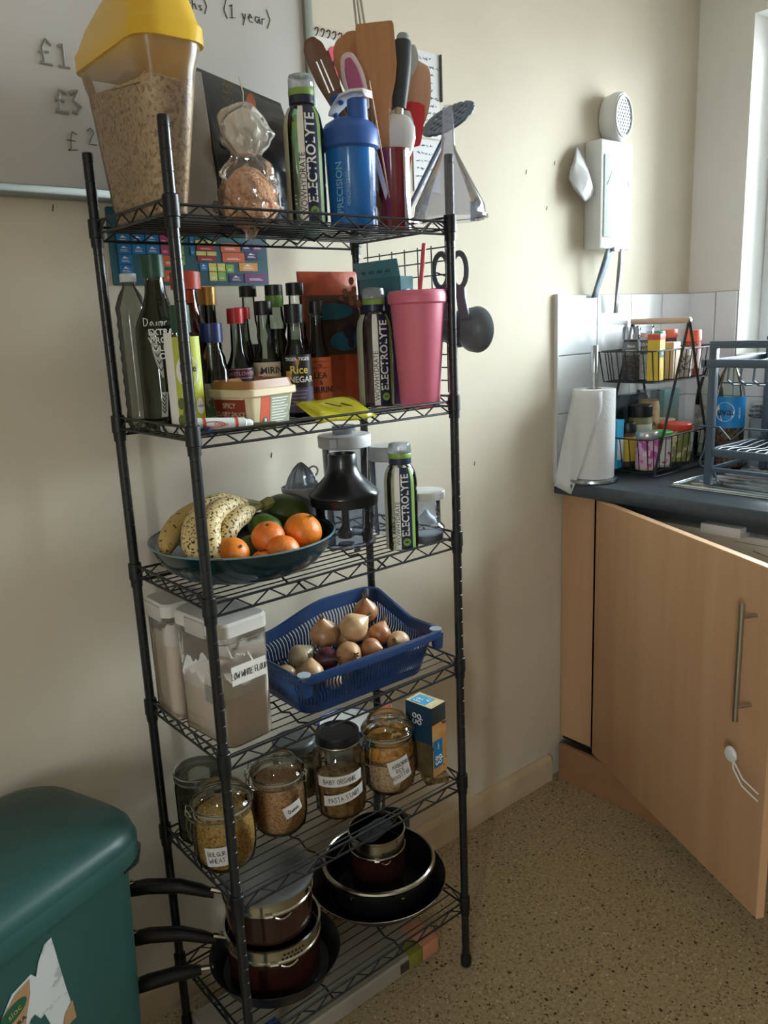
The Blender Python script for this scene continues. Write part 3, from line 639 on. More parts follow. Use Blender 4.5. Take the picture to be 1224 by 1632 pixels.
blob([(.006, -.026, -.004), (.012, -.010, 0), (.034, .004, 0), (.041, .030, 0), (.040, .055, 0), (.034, .078, .002), (.024, .090, .003), (.022, .098, .002), (.031, .112, .004), (.035, .128, .002), (.031, .144, -.004), (.022, .158, -.006), (.008, .168, .004)], n=36, amp=.20, fr=2.2).build('bag_film', m_bag, cb_, smooth=70)
blob([(.010, -.006, 0), (.033, .004, 0), (.037, .028, 0), (.034, .052, 0), (.020, .072, 0), (.004, .080, 0)], amp=.04).build('lentils', mat('pink_lentils', '#dca582', .8, grain=(260, '#eabf9d', '#bd8060')), cb_)['kind'] = 'stuff'
blob([(.014, .096, 0), (.026, .112, 0), (.028, .13, 0), (.020, .150, 0), (.004, .160, 0)], n=30, amp=.22, seed=4, fr=2).build('crumpled_top', mat('white_tissue', '#e6e4e0', .8, bump=(30, .6)), cb_)
# drink bottles
m_water = thin('bottle_clear', '#f2f4ee', .05)
m_navy = mat('navy_print', '#1d2742', .35); m_grn = mat('green_print', '#7fa04a', .4); m_lid = thin('bottle_cap_clear', '#e0e3e6', .12, haze=.45, hazecol='#dfe2e6')
def electrolyte(label, loc, face, h=.228, r=.0325):
    """face = angle of the white/navy stripes"""
    t_ = thing('drink_bottle', label, 'bottle', loc, 0, 'electrolyte drink bottles on the rack'); s_ = h/.228
    pr = [(0, .004), (r*.6, .0), (r*.92, .002), (r, .010), (r, .060), (r*.97, .064), (r, .068), (r, .125), (r*.955, .130), (r, .136), (r*.985, .150), (r*.90, .166), (r*.72, .178), (.0175, .184), (.0165, .190)]
    MB().lathe([(a, z*s_) for a, z in pr], 32).build('body', m_water, t_)
    MB().lathe([(0, .005), (r*.90, .006), (r*.93, .02), (r*.93, .14*s_), (r*.8, .165*s_), (0, .166*s_)], 28).build('drink', thin('pale_drink', '#eeeedc', .05), t_)
    MB().lathe([(.0165, .182*s_), (.0205, .184*s_), (.0205, .196*s_), (.0165, .198*s_)], 28).build('neck_ring', m_navy, t_)
    MB().lathe([(.0205, .196*s_), (.021, .198*s_), (.021, .205*s_), (.0205, .206*s_)], 28).build('green_band', m_grn, t_)
    MB().lathe([(.0195, .206*s_), (.0208, .208*s_), (.0205, .220*s_), (.019, .226*s_), (.012, .2285*s_), (0, .2285*s_)], 24).build('cap', m_lid, t_)
    R2 = r+.0006; prof = [(.006, R2), (.066, R2), (.125, R2), (.150, R2*.99), (.166, R2*.905), (.178, R2*.735)]
    def stripe(nm, a0, a1, m, k=0):
        b = MB(); rows = []
        for z_, q in prof: rows.append([Vector(((q+k)*math.cos(a0+(a1-a0)*i/8), (q+k)*math.sin(a0+(a1-a0)*i/8), z_*s_)) for i in range(9)])
        b.loft(rows, False, False, False); return b.build(nm, m, t_)
    stripe('white_stripe', face-.42, face-.10, wtm); stripe('navy_stripe', face-.10, face+.62, m_navy); stripe('green_stripe', face+.62, face+.86, m_grn)
    stripe('back_label', face-1.9, face-1.0, mat('olive_label', '#b4b49e', .5))
    b = MB(); text_wrap(b, 'ELECTROLYTE', .0225*s_, R2+.0005, face+.22, .100*s_, rot=PI/2, bold=True, sx_=.92); b.build('lettering', wtm, t_, smooth=0)
    b = MB(); text_wrap(b, 'WOWHYDRATE', .0135*s_, R2+.0005, face-.25, .062*s_, rot=PI/2, sx_=.95); b.build('lettering', ink, t_, smooth=0)
    b = MB(); ps = []
    for i in range(16):
        q = 2*PI*i/16; ps.append((math.cos(q)*.0072, math.sin(q)*.0072))
    b.add([((R2+.0006)*math.cos(face+.24+x/R2), (R2+.0006)*math.sin(face+.24+x/R2), .022*s_+y) for x, y in ps], [tuple(range(16))]); b.build('lime_badge', m_grn, t_, smooth=0)
    b = MB(); text_wrap(b, '5', .010, R2+.0009, face+.24, .022*s_, rot=PI/2); b.build('lettering', m_navy, t_, smooth=0)
    return t_
def face_to(x, y, off=0): return math.atan2(-1.048-y, -.523-x)+off
electrolyte('clear drink bottle with navy stripe on the top shelf beside the blue shaker', (.293, .10, D1+.0005), face_to(.29, .1, .12), .230, .0318)
electrolyte('clear drink bottle with navy stripe on the second shelf beside the pink cup', (.433, .112, D2+.0005), face_to(.43, .11, .28), .213, .0325)
electrolyte('clear drink bottle with navy stripe on the third shelf, next to the black-lidded chopper', (.418, .038, D3+.0005), face_to(.42, .04, .02), .197, .0298)
# blue shaker
m_blue = mat('blue_translucent_plastic', '#1f6fc0', .2, coat=.4, sss=0); m_blue2 = mat('blue_lid_plastic', '#2f5aa5', .4)
sh = thing('shaker_bottle', 'blue protein shaker bottle with a white flip spout', 'shaker', (.374, .083, D1+.0005))
MB().lathe([(0, .0), (.036, 0), (.0385, .004), (.0425, .125), (.0430, .14), (0, .14)], 40).build('cup', m_blue, sh)
MB().lathe([(.0440, .122), (.0475, .126), (.0475, .150), (.0455, .154), (.040, .162), (.026, .170), (.010, .173), (0, .173)], 40).build('lid', m_blue2, sh)
a_ = face_to(.374, .083, .9)
MB().lathe([(.0175, .160), (.0165, .196), (.0145, .198), (0, .198)], 24, c=(.018*math.cos(a_), .018*math.sin(a_), 0)).build('spout', m_blue2, sh)
b = MB(); e1 = Vector((math.cos(a_), math.sin(a_), 0)); e2 = Vector((-e1.y, e1.x, 0)); rings = []
for q, z_, w_ in ((.042, .196, .010), (.040, .204, .014), (.018, .206, .018), (-.005, .203, .018), (-.028, .188, .013), (-.036, .180, .010)):
    p = e1*q; rings.append([p+e2*w_+Vector((0, 0, z_)), p-e2*w_+Vector((0, 0, z_)), p-e2*w_*.9+Vector((0, 0, z_+.005)), p+e2*w_*.9+Vector((0, 0, z_+.005))])
b.loft(rings); b.build('flip_cap', mwp, sh, bevel=.001)
b = MB(); b.tube([e1*-.030+e2*.006+Vector((0, 0, .176)), e1*-.036+e2*.004+Vector((0, 0, .196)), e1*-.030+Vector((0, 0, .210)), e1*-.018-e2*.004+Vector((0, 0, .208)), e1*-.010-e2*.006+Vector((0, 0, .196))], .0045, 10); b.build('carry_loop', m_blue2, sh)
fa = face_to(.374, .083)
b = MB(); text_wrap(b, 'PRECISION', .0165, .0422, fa-.50, .060, rot=PI/2, bold=True); text_wrap(b, '•ENGINEERED•', .0088, .0422, fa-.14, .060, rot=PI/2); b.build('lettering', mat('pale_blue_print2', '#7db4dd', .4), sh, smooth=0)
b = MB()
for i in range(12): patch(b, .0425, fa+.95, fa+1.02+.05*(i % 3 == 0), .02+i*.009, .0215+i*.009, 3)
b.build('measure_marks', mat('pale_blue_print2', '#7db4dd'), sh)
# utensil pot
ut = thing('utensil_pot', 'red pot with an added highlight strip, holding the cooking utensils', 'pot', (.487, .108, D1+.0005))
b = MB().lathe([(0, .0), (.0285, 0), (.0305, .003), (.0315, .134), (.0325, .138), (.030, .138), (.0285, .008), (0, .006)], 36); b.build('pot_body', mat('dark_red_enamel', '#7b1f27', .15, coat=.6), ut)
b = MB(); patch(b, .0322, face_to(.487, .108, .62), face_to(.487, .108, 1.15), .004, .134, 8, r1=.0326); b.build('highlight_strip', mat('chrome', '#d5d5d5', .12, metal=1), ut)  # bright metal strip put in for the highlight down the pot's side
gx = thing('white_carton', 'narrow clear-and-white carton partly hidden behind the red pot', 'carton', (.488, .172, D1+.0005), .1)
MB().box(-.022, .022, -.012, .012, 0, .135).build('carton_body', mat('pale_carton', '#c9c6c6', .4), gx, bevel=.002); MB().box(-.021, -.010, -.0128, -.012, .08, .12).build('print_panel', mat('orange_print', '#b8643a'), gx); MB().box(.0215, .028, -.013, .012, 0, .134).build('dark_spine', mat('dark_grey_rail', '#3a4147'), gx)
# utensils: each leans from inside the pot
def utensil(nm, lab, base, tip, cat='utensil', roll=0.):
    base = Vector(base); tip = Vector(tip); zax = (tip-base).normalized(); view = Vector((-.523, -1.048, 1.346))-tip; yax = -(view-zax*view.dot(zax)).normalized(); xax = yax.cross(zax)
    yax = (yax*math.cos(roll)+xax*math.sin(roll)).normalized(); xax = yax.cross(zax)
    o = thing(nm, lab, cat, base); o.rotation_euler = Matrix((xax, yax, zax)).transposed().to_euler(); return o, (tip-base).length
def blade(b, pts, th, curve=0., rnd_=True):
    """outline (half width, z) list mirrored; thickness along y"""
    if rnd_ and len(pts) > 3:
        P_ = [pts[0]]+list(pts)+[pts[-1]]; Q_ = []
        for i in range(1, len(P_)-2):
            for k in range(5):
                t_ = k/5; Q_.append(tuple(.5*(2*P_[i][c]+(P_[i+1][c]-P_[i-1][c])*t_+(2*P_[i-1][c]-5*P_[i][c]+4*P_[i+1][c]-P_[i+2][c])*t_*t_+(3*P_[i][c]-P_[i-1][c]-3*P_[i+1][c]+P_[i+2][c])*t_**3) for c in range(2)))
        L0 = pts[-1]; Q_ += [L0, (L0[0]*.55, L0[1]+L0[0]*.22)]; pts = Q_
    rows = []
    for hw, z in pts:
        o_ = curve*(z-pts[0][1])**2*10; rows.append([Vector((-hw, o_+th*.3, z)), Vector((-hw*.8, o_+th/2, z)), Vector((hw*.8, o_+th/2, z)), Vector((hw, o_+th*.3, z)), Vector((hw, o_-th*.3, z)), Vector((hw*.8, o_-th/2, z)), Vector((-hw*.8, o_-th/2, z)), Vector((-hw, o_-th*.3, z))])
    b.loft(rows); return b
wd1 = mat('beech_wood', '#a9764d', .5, noise=(4, '#b98559', 3, (12, 12, .8))); wd2 = mat('pale_pink_wood', '#bd8d70', .5, noise=(4, '#c79a7d', 3, (12, 12, .8))); wd3 = mat('dark_wood', '#5b3a22', .4, noise=(4, '#744c2c', 3, (12, 12, .8)))
bz = D1+.012
u, L_ = utensil('wooden_turner', 'light wooden turner with a square blade, tallest in the pot', (.474, .100, bz), (.462, .113, 1.846), 'utensil')
blade(MB(), [(.009, 0), (.009, .16), (.011, .175), (.016, .20), (.0275, .235), (.0325, .262), (.0325, L_-.006), (.030, L_)], .006, rnd_=False).build('blade', wd1, u)
u, L_ = utensil('wooden_spoon', 'broad wooden spoon showing at the left behind the square turner', (.478, .116, bz), (.452, .165, 1.842), 'utensil')
blade(MB(), [(.006, 0), (.006, .18), (.012, .20), (.026, .23), (.036, .27), (.037, .30), (.028, L_-.008), (.012, L_)], .006).build('bowl', wd1, u)
u, L_ = utensil('wooden_spoon', 'pinkish round wooden spoon showing at the right behind the grey handle', (.492, .118, bz), (.590, .150, 1.814), 'utensil')
blade(MB(), [(.006, 0), (.006, .14), (.014, .165), (.027, .19), (.035, .22), (.035, .26), (.026, L_-.010), (.010, L_)], .006).build('bowl', wd2, u)
u, L_ = utensil('slotted_spoon', 'dark brown slotted wooden spoon leaning to the left of the pot', (.470, .106, bz), (.336, .128, 1.803), 'utensil')
b = MB(); N_ = 22; zs = [(.0060, 0), (.0060, .17), (.0075, .19), (.012, .215), (.0180, .25), (.0190, .28), (.0165, L_-.012), (.009, L_)]
def hw_at(z):
    for (a, z0), (c_, z1) in zip(zs, zs[1:]):
        if z0 <= z <= z1: return a+(c_-a)*(z-z0)/(z1-z0)
    return .01
blade(b, [q for q in zs if q[1] <= .2151], .006)
sl0, sl1 = .232, .282                                  # two slots: three bars between the solid ends
blade(b, [(hw_at(z), z) for z in (.215, .224, sl0)], .0045); blade(b, [(hw_at(z), z) for z in (sl1, .292, L_-.012, L_-.004, L_)], .0045)
for k in range(3):
    rows = []
    for i in range(6):
        z = sl0+(sl1-sl0)*i/5; h_ = hw_at(z); xs = ((-h_, -.0050), (-.0028, .0028), (.0050, h_))[k]
        rows.append([Vector((xs[0], .0022, z)), Vector((xs[1], .0022, z)), Vector((xs[1], -.0022, z)), Vector((xs[0], -.0022, z))])
    b.loft(rows)
b.build('spoon', wd3, u)
u, L_ = utensil('spatula', 'pink silicone spatula with a white rim between the two wooden spoons', (.476, .094, bz), (.398, .112, 1.788), 'utensil')
blade(MB(), [(.005, 0), (.005, .17), (.013, .195), (.018, .22), (.0185, .25), (.012, L_-.006), (.005, L_)], .008).build('rim', mat('white_silicone', '#d9c6c9', .5), u)
blade(MB(), [(.005, .19), (.012, .215), (.0125, .25), (.006, L_-.009)], .011).build('pink_insert', mat('magenta_silicone', '#a84a73', .45), u)
u, L_ = utensil('wooden_stick', 'thin dark wooden spoon handle crossing behind the blue shaker loop', (.472, .112, bz), (.367, .125, 1.79), 'utensil')
MB().tube([(0, 0, 0), (0, 0, L_)], .0035, 8).build('handle', wd3, u)
u, L_ = utensil('skewer', 'thin pale wooden skewer in front of the square turner', (.472, .092, bz), (.425, .088, 1.745), 'utensil')
MB().tube([(0, 0, 0), (0, 0, L_)], [.0018, .0012], 6).build('stick', mat('pale_wood', '#c9a27a', .5), u)
# potato masher / ladle: white bowl with black handle
u, L_ = utensil('ice_cream_scoop', 'white rounded scoop with a thick dark grey handle pointing up', (.482, .098, D1+.085), (.524, .108, 1.845), 'utensil')
b = MB(); b.lathe([(0, -.01), (.016, -.01), (.018, .012), (.025, .036), (.034, .056), (.038, .076), (.036, .094), (.026, .109), (.010, .116), (0, .116)], 30, sq=(.86, .42)); b.build('scoop_bowl', mat('white_enamel_glossy', '#cfccc8', .2, coat=.4), u)
MB().tube([(0, 0, .110), (0, 0, .13)], .009, 12).build('ferrule', st, u)
MB().lathe([(0, .124), (.0125, .124), (.0145, .15), (.0170, .20), (.0155, .232), (.014, .238), (0, .238)], 20, sq=(1, .75)).build('grip', mat('dark_grey_rubber', '#2f3536', .55), u)
MB().lathe([(0, .236), (.012, .236), (.011, .246), (.008, .250), (0, .250)], 18, sq=(1, .75)).build('end_cap', mat('light_grey_plastic', '#8b9498', .4), u)
u, L_ = utensil('spatula', 'bright red flat spatula blade tilted at the right of the scoop', (.497, .104, bz), (.566, .13, 1.735), 'utensil')
blade(MB(), [(.006, 0), (.006, .14), (.010, .150), (.019, .158), (.020, .205), (.018, L_)], .004).build('blade', mat('red_silicone', '#c01f2a', .35), u)
u, L_ = utensil('steel_spoon', 'steel ladle bowl resting low between scoop and red spatula', (.500, .122, bz), (.545, .146, 1.725), 'utensil')
b = MB().tube([(0, 0, 0), (0, 0, .14)], .004, 8); b.lathe([(.004, 0), (.016, .012), (.026, .035), (.028, .055), (.020, .075), (.0, .083)], 24, c=(0, 0, .135), sq=(1, .45)); b.build('bowl', mat('satin_steel', '#a9a7a4', .3, metal=1), u)
u, L_ = utensil('skimmer', 'blue-grey slotted skimmer with a round pierced head leaning far right', (.503, .112, bz), (.652, .115, 1.722), 'utensil', roll=0)
b = MB(); b.tube([(0, 0, 0), (0, 0, L_*.80)], .004, 8); b.build('handle', mat('slate_nylon', '#4d5f72', .45), u)
# pierced head: a grid with real holes
b = MB(); R_ = .054; n = 15; cell = {}
def inside(i, j): x = (i-n/2+.5)*2*R_/n; y = (j-n/2+.5)*2*R_/n; return (x*x+y*y) < R_*R_*1.02
hh = thing('skimmer_tmp', '', '')
vs = []; fs = []
def hv(x, y): 
    rr_ = math.hypot(x, y); 
    if rr_ > R_: x, y = x*R_/rr_, y*R_/rr_
    return (x, y, .10*(x*x+y*y)*10*.8)
for i in range(n):
    for j in range(n):
        if not inside(i, j): continue
        if i % 2 == 0 and j % 2 == 0 and 1 < i < n-1 and 1 < j < n-2 and (i-7)**2+(j-7)**2 < 34: continue
        x0, x1, y0, y1 = [(k-n/2)*2*R_/n for k in (i, i+1, j, j+1)]
        k = len(vs); vs += [hv(x0, y0), hv(x1, y0), hv(x1, y1), hv(x0, y1)]; fs.append((k, k+1, k+2, k+3))
bpy.data.objects.remove(hh)
b.add(vs, fs); hd = b.build('head', mat('slate_nylon', '#4d5f72'), u, solid=.003)
_mu = Matrix.Translation(u.location) @ u.rotation_euler.to_matrix().to_4x4()
_a = (_R*.80+_U*.60).normalized(); _b = ((-_R*.60+_U*.80)*.64+_f*.768).normalized(); _n = _a.cross(_b)
_h = Matrix(((_a.x, _b.x, _n.x), (_a.y, _b.y, _n.y), (_a.z, _b.z, _n.z))).to_4x4(); _h.translation = Vector((.634, .1115, 1.712))
hd.matrix_local = _mu.inverted() @ _h
u, L_ = utensil('fork', 'patterned metal spoon tip showing behind the dark grey handle', (.497, .128, bz), (.590, .155, 1.843), 'utensil')
b = MB().tube([(0, 0, 0), (0, 0, L_-.05)], .003, 8); blade(b, [(.004, L_-.06), (.011, L_-.035), (.011, L_-.018), (.004, L_)], .003); b.build('spoon', mat('satin_steel', '#a9a7a4', .3, metal=1, blotch=(200, .5, '#4f4f4c')), u)
u, L_ = utensil('whisk', 'wire whisk whose loops reach out of the top of the picture', (.480, .120, bz), (.452, .15, 1.935), 'utensil')
b = MB().tube([(0, 0, 0), (0, 0, .20)], .0045, 8)
for q in (0, PI/2): b.tube([(.007*math.sin(PI*k/12)*math.cos(q)*s_, .007*math.sin(PI*k/12)*math.sin(q)*s_, .20+(L_-.20)*(.5-.5*math.cos(PI*k/12))) for s_ in (1,) for k in range(13)]+[(-.007*math.sin(PI*k/12)*math.cos(q), -.007*math.sin(PI*k/12)*math.sin(q), .20+(L_-.20)*(.5-.5*math.cos(PI*k/12))) for k in range(11, -1, -1)], .0022, 6)
b.build('wires', st, u)
# funnel over the post
fn = thing('funnel', 'translucent plastic funnel turned upside down over the front right post', 'funnel', (.520, 0, D1+.0115))
b = MB().lathe([(.064, .0), (.0665, .001), (.0655, .005), (.062, .0065), (.0605, .022), (.0125, .112), (.0118, .120), (.0088, .176), (.0078, .181)], 40); b.build('cone', thin('cloudy_plastic', '#d6d6da', .1, haze=.16, hazecol='#dcdce2'), fn)
MB().box(.055, .0595, -.004, .004, .0, .034).build('rib', thin('cloudy_plastic', '#d6d6da'), fn)

# ================================================================== SECOND SHELF
m_glass = thin('clear_glass', '#e6ebe8', .02); m_dkglass = thin('grey_green_glass', '#b9c2ba', .03)
capb = mat('black_cap', '#141618', .35); capr = mat('red_cap', '#b3262b', .35); capg = mat('green_cap', '#1d4b37', .4); capo = mat('orange_red_cap', '#c3472f', .4); capblue = mat('blue_cap', '#1c2c63', .35); capgold = mat('gold_cap', '#a9834a', .3, metal=.7)
def ridged(b, r, z0, z1, c=(0, 0), n=24):
    rings = []
    for z, k in ((z0, 1), (z1-.001, 1), (z1, .93)): rings.append([Vector((c[0]+(r*k)*(1+.03*(i % 2))*math.cos(2*PI*i/(2*n)), c[1]+(r*k)*(1+.03*(i % 2))*math.sin(2*PI*i/(2*n)), z)) for i in range(2*n)])
    b.loft(rings); return b
def bottle(label, loc, r, H, nr, cr, chh, gl, liq, lev, cap, cat='bottle', name='sauce_bottle', shoulder=.62, group=None, sq=None, neck_taper=1.0):
    t_ = thing(name, label, cat, (loc[0], loc[1], D2+.0005), 0, group); nh = H-chh; s0 = nh*shoulder
    def pr(k, top, base):
        p = [(0, base), (r*.85-k, base), (r-k, base+.004)]
        P = [(r, s0), (r*.97, s0+nh*.03), (r*.82, s0+nh*.085), (nr*1.45, s0+nh*.16), (nr*1.12*neck_taper, s0+nh*.24), (nr, nh-.006), (nr, nh+.004)]
        for a, z in P:
            if z <= top: p.append((max(a-k, .001), z))
            else:
                a0, z0 = p[-1]; f_ = (top-z0)/(z-z0) if z > z0 else 0
                p.append((a0+(max(a-k, .001)-a0)*f_, top)); break
        return p
    MB().lathe(pr(0, 9, 0), 30, sq=sq).build('glass', gl, t_)
    if liq:
        p = pr(.0022, lev*nh, .004); p.append((0, p[-1][1])); MB().lathe(p, 28, sq=sq).build('contents', liq, t_)
    ridged(MB(), cr, nh, H).build('cap', cap, t_); return t_
def label_on(t_, r, a0, a1, z0, z1, m, nm='label'):
    b = MB(); patch(b, r+.0006, a0, a1, z0, z1, 14); return b.build(nm, m, t_)
def words(t_, r, items, m, nm='lettering'):
    b = MB()
    for s, size, a, z, *k in items: text_wrap(b, s, size, r+.0011, a, z, rot=(k[0] if k else 0), bold=True)
    return b.build(nm, m, t_, smooth=0)
soy = mat('dark_sauce', '#120b08', .15, spec=.6); vin = mat('brown_vinegar', '#38261a', .15)
# olive oil
A = (.0420, .165); fo = face_to(*A)
t_ = bottle('tall olive oil bottle with a green cap, left end of the second shelf', A, .0360, .266, .0145, .0165, .034, m_dkglass, mat('olive_oil', '#454016', .12, spec=.6, coat=.4, noise=(14, '#2a2a10', 2)), .985, capg, name='oil_bottle', shoulder=.66)
words(t_, .036, [('EXTRA', .0125, fo+.06, .150), ('VIRGIN', .0125, fo+.06, .138), ('OLIVE', .0125, fo+.10, .126), ('OIL', .0125, fo+.18, .114)], wtm)
b = MB(); pen(b, 'Dasmr', .012, fn_cyl(.0372, fo-.10, .166), .0005); b.build('signature', wtm, t_)
for z0, z1, k in ((.082, .150, 0), (.022, .060, 1)):
    b = MB(); rows = []
    for i in range(9):
        f_ = i/8; z = z0+(z1-z0)*f_; a = fo-.02-.30*f_ if k == 0 else fo-.12+.10*f_; hw = (.13*math.sin(PI*min(1, .12+.88*(1-f_)))+.03) if k == 0 else .13
        rows.append([Vector((.0367*math.cos(q), .0367*math.sin(q), z)) for q in (a-hw, a, a+hw)])
    b.loft(rows, False, False, False); b.build('leaf_print', mat('pale_grey_leaf', '#a9a9a2', .5), t_)
    b = MB()
    for i in range(5):
        f_ = (i+1)/6.5; z = z0+(z1-z0)*f_; a = fo-.02-.30*f_ if k == 0 else fo-.12+.10*f_
        for s_ in (-.08, .08): b.tube([(.0371*math.cos(a), .0371*math.sin(a), z), (.0371*math.cos(a+s_), .0371*math.sin(a+s_), z+.006)], .0006, 4)
    b.build('leaf_veins', ink, t_)
# big clear plastic bottle in the left back corner
t_ = thing('plastic_bottle', 'clear ribbed plastic bottle in the back left corner behind the olive oil', 'bottle', (.031, .236, D2+.0005))
pr = [(0, 0), (.022, 0), (.0245, .006)]
for i in range(9): z = .02+i*.018; pr += [(.0250, z), (.0232, z+.009)]
pr += [(.025, .19), (.018, .21), (.0105, .222), (.0105, .232)]
MB().lathe(pr, 26).build('body', thin('cloudy_bottle', '#cfd1c9', .12, haze=.08), t_); ridged(MB(), .0125, .230, .243).build('cap', mwp2, t_)
# red brown bottle with an orange red cap
t_ = bottle('wide dark red bottle with an orange-red cap, behind the front left post', (.112, .200), .0430, .244, .017, .0235, .028, thin('amber_brown', '#d08060', .05), mat('malt_vinegar', '#4a1a10', .2, coat=.3), .90, capo, name='vinegar_bottle', shoulder=.60)
# lime juice
A = (.042, .090); fo = face_to(*A)
t_ = bottle('slim lime juice bottle with a white and green label beside the olive oil', A, .027, .188, .0115, .014, .040, m_glass, mat('lime_juice', '#8f9a3e', .3), .66, capg, name='juice_bottle', shoulder=.74)
label_on(t_, .027, fo-.95, fo+1.1, .006, .142, mat('lime_label', '#b7bd3b', .45)); 
b = MB(); patch(b, .0279, fo-1.25, fo-.55, .004, .148, 6); b.build('white_border', wtm, t_)
b = MB(); b.add([(.0282*math.cos(fo+.15+math.cos(q)*.62), .0282*math.sin(fo+.15+math.cos(q)*.62), .092+.024*math.sin(q)) for q in [2*PI*i/24 for i in range(24)]], [tuple(range(24))]); b.build('white_badge', wtm, t_, smooth=0)
words(t_, .0275, [('lime', .015, fo+.18, .096), ('JUICE', .006, fo+.18, .082)], ink)
b = MB(); b.add([(.0284*math.cos(fo+.7+math.cos(q)*.25), .0284*math.sin(fo+.7+math.cos(q)*.25), .040+.012*math.sin(q)) for q in [2*PI*i/18 for i in range(18)]], [tuple(range(18))]); b.build('round_badge', wtm, t_, smooth=0)
words(t_, .0279, [('1 INCH', .0042, fo+.7, .040)], ink)
b = MB()
for da, dz in ((-.35, .045), (-.12, .030), (-.4, .02)): b.add([(.0284*math.cos(fo+da+math.cos(q)*.2), .0284*math.sin(fo+da+math.cos(q)*.2), dz+.009*math.sin(q)) for q in [2*PI*i/12 for i in range(12)]], [tuple(range(12))])
b.build('lime_print', mat('dark_green_print', '#5d6a26', .5), t_, smooth=0)
# small bottles
A = (.113, .130); fo = face_to(*A)
t_ = bottle('small clear bottle with a dark blue cap and green label', A, .0240, .161, .013, .0168, .030, m_glass, mat('pale_grey_sauce', '#55564a', .3), .5, capblue, shoulder=.66)
label_on(t_, .024, fo-1.0, fo+1.1, .012, .068, mat('green_white_label', '#5f7a62', .5, blotch=(60, .5, '#b9b3a3')))
A = (.164, .140); fo = face_to(*A)
t_ = bottle('small dark sauce bottle with a bright red cap and dark blue label', A, .0237, .183, .0095, .0132, .024, m_dkglass, soy, .55, capr, shoulder=.50)
label_on(t_, .0237, fo-1.2, fo+1.3, .010, .088, mat('navy_label', '#1d2432', .4)); words(t_, .0240, [('MAYFLOWER', .0085, fo+.1, .079)], mat('pink_letters', '#c4737a', .5))
for z in (.0860, .0715): b = MB(); patch(b, .0248, fo-.7, fo+.9, z, z+.0012, 8); b.build('label_line', mat('pink_letters', '#c4737a'), t_)
A = (.224, .150); fo = face_to(*A)
t_ = bottle('mirin bottle with a black cap and cream label, in front of the green-necked bottle', A, .0252, .194, .0105, .0150, .023, m_dkglass, mat('amber_sauce', '#4b4034', .2), .58, capb, shoulder=.50)
label_on(t_, .0252, fo-1.1, fo+1.1, .010, .094, mat('cream_label', '#c9b89d', .5)); 
b = MB(); patch(b, .0262, fo-.52, fo-.20, .010, .080, 4); b.build('red_label_panel', mat('dark_red_label', '#8f2028', .5), t_)
words(t_, .0258, [('Yutaka', .0140, fo-.36, .058, -PI/2)], wtm); words(t_, .0255, [('MIRIN', .0155, fo+.34, .080)], ink)
b = MB()
for i in range(4): patch(b, .0262, fo-.1, fo+.70-.1*(i % 2), .065-i*.008, .0675-i*.008, 5)
b.build('label_lines', mat('tan_print', '#8c6a3a', .5), t_)
A = (.264, .119); fo = face_to(*A)
t_ = bottle('rice vinegar bottle with a tall black cap and a black and purple label', A, .0262, .187, .0125, .0160, .031, m_dkglass, vin, .64, capb, shoulder=.56)
label_on(t_, .0262, fo-1.2, fo+1.2, .008, .104, mat('black_label', '#1b191c', .4)); label_on(t_, .0266, fo-1.2, fo+1.2, .008, .050, mat('purple_label', '#4e4464', .45), 'purple_panel')
words(t_, .0268, [('TIGER TIGER', .0078, fo+.05, .097), ('VINEGAR', .0135, fo+.05, .063)], wtm); words(t_, .0268, [('Rice', .0185, fo+.12, .079)], mat('yellow_letters', '#d9c04a', .5))
b = MB(); b.add([(.0276*math.cos(fo+.03+math.cos(q)*.12), .0276*math.sin(fo+.03+math.cos(q)*.12), .092+.006*math.sin(q)) for q in [2*PI*i/14 for i in range(14)]], [tuple(range(14))]); patch(b, .0272, fo-.75, fo-.35, .066, .078, 4); b.build('gold_badge', mat('gold_badge', '#c08a3a', .5), t_)
b = MB()
for i in range(5): patch(b, .0274, fo-.6+.05*(i % 2), fo+.65-.07*(i % 3), .044-i*.006, .0455-i*.006, 6)
b.build('label_lines', mat('lilac_print', '#8b80a2', .5), t_)
A = (.332, .150); fo = face_to(*A)
t_ = bottle('worcester sauce bottle with a black cap and orange label', A, .0222, .193, .0105, .0125, .022, m_dkglass, mat('brown_sauce', '#2a1710', .2), .60, capb, shoulder=.52)
label_on(t_, .0222, fo-1.3, fo+1.3, .006, .096, mat('orange_label', '#c5653a', .5)); words(t_, .0224, [('LEA', .0150, fo+.1, .064), ('&', .011, fo+.1, .052), ('PERRINS', .0150, fo+.18, .039)], ink)
b = MB()
for z in (.088, .077): patch(b, .0232, fo-.8, fo+.8, z, z+.0013, 6)
for i in range(3): patch(b, .0232, fo-.6, fo+.6, .017-i*.004, .0182-i*.004, 6)
b.add([(.0233*math.cos(fo+.1+math.cos(q)*.16), .0233*math.sin(fo+.1+math.cos(q)*.16), .082+.0036*math.sin(q)) for q in [2*PI*i/10 for i in range(10)]], [tuple(range(10))]); b.build('label_lines', mat('dark_red_label', '#8f2028'), t_)
bottle('black wine-style bottle with a gold screw cap in the back row', (.168, .236), .0225, .222, .0135, .0152, .030, mat('black_glass', '#0d0f0e', .08, coat=.5), None, 0, capgold, shoulder=.50)
bottle('dark sauce bottle with a red cap standing behind the mirin', (.212, .199), .0195, .186, .0100, .0135, .020, m_dkglass, mat('olive_sauce', '#4e4528', .2), .78, capr, shoulder=.56)
bottle('clear-necked bottle with a black cap at the back, between gold and green caps', (.253, .243), .0190, .224, .0115, .0150, .019, m_glass, soy, .60, capb, shoulder=.56)
t_ = bottle('dark bottle with a black cap and light green neck band, back row', (.288, .213), .0190, .224, .0135, .0155, .018, m_dkglass, soy, .72, capb, shoulder=.58)
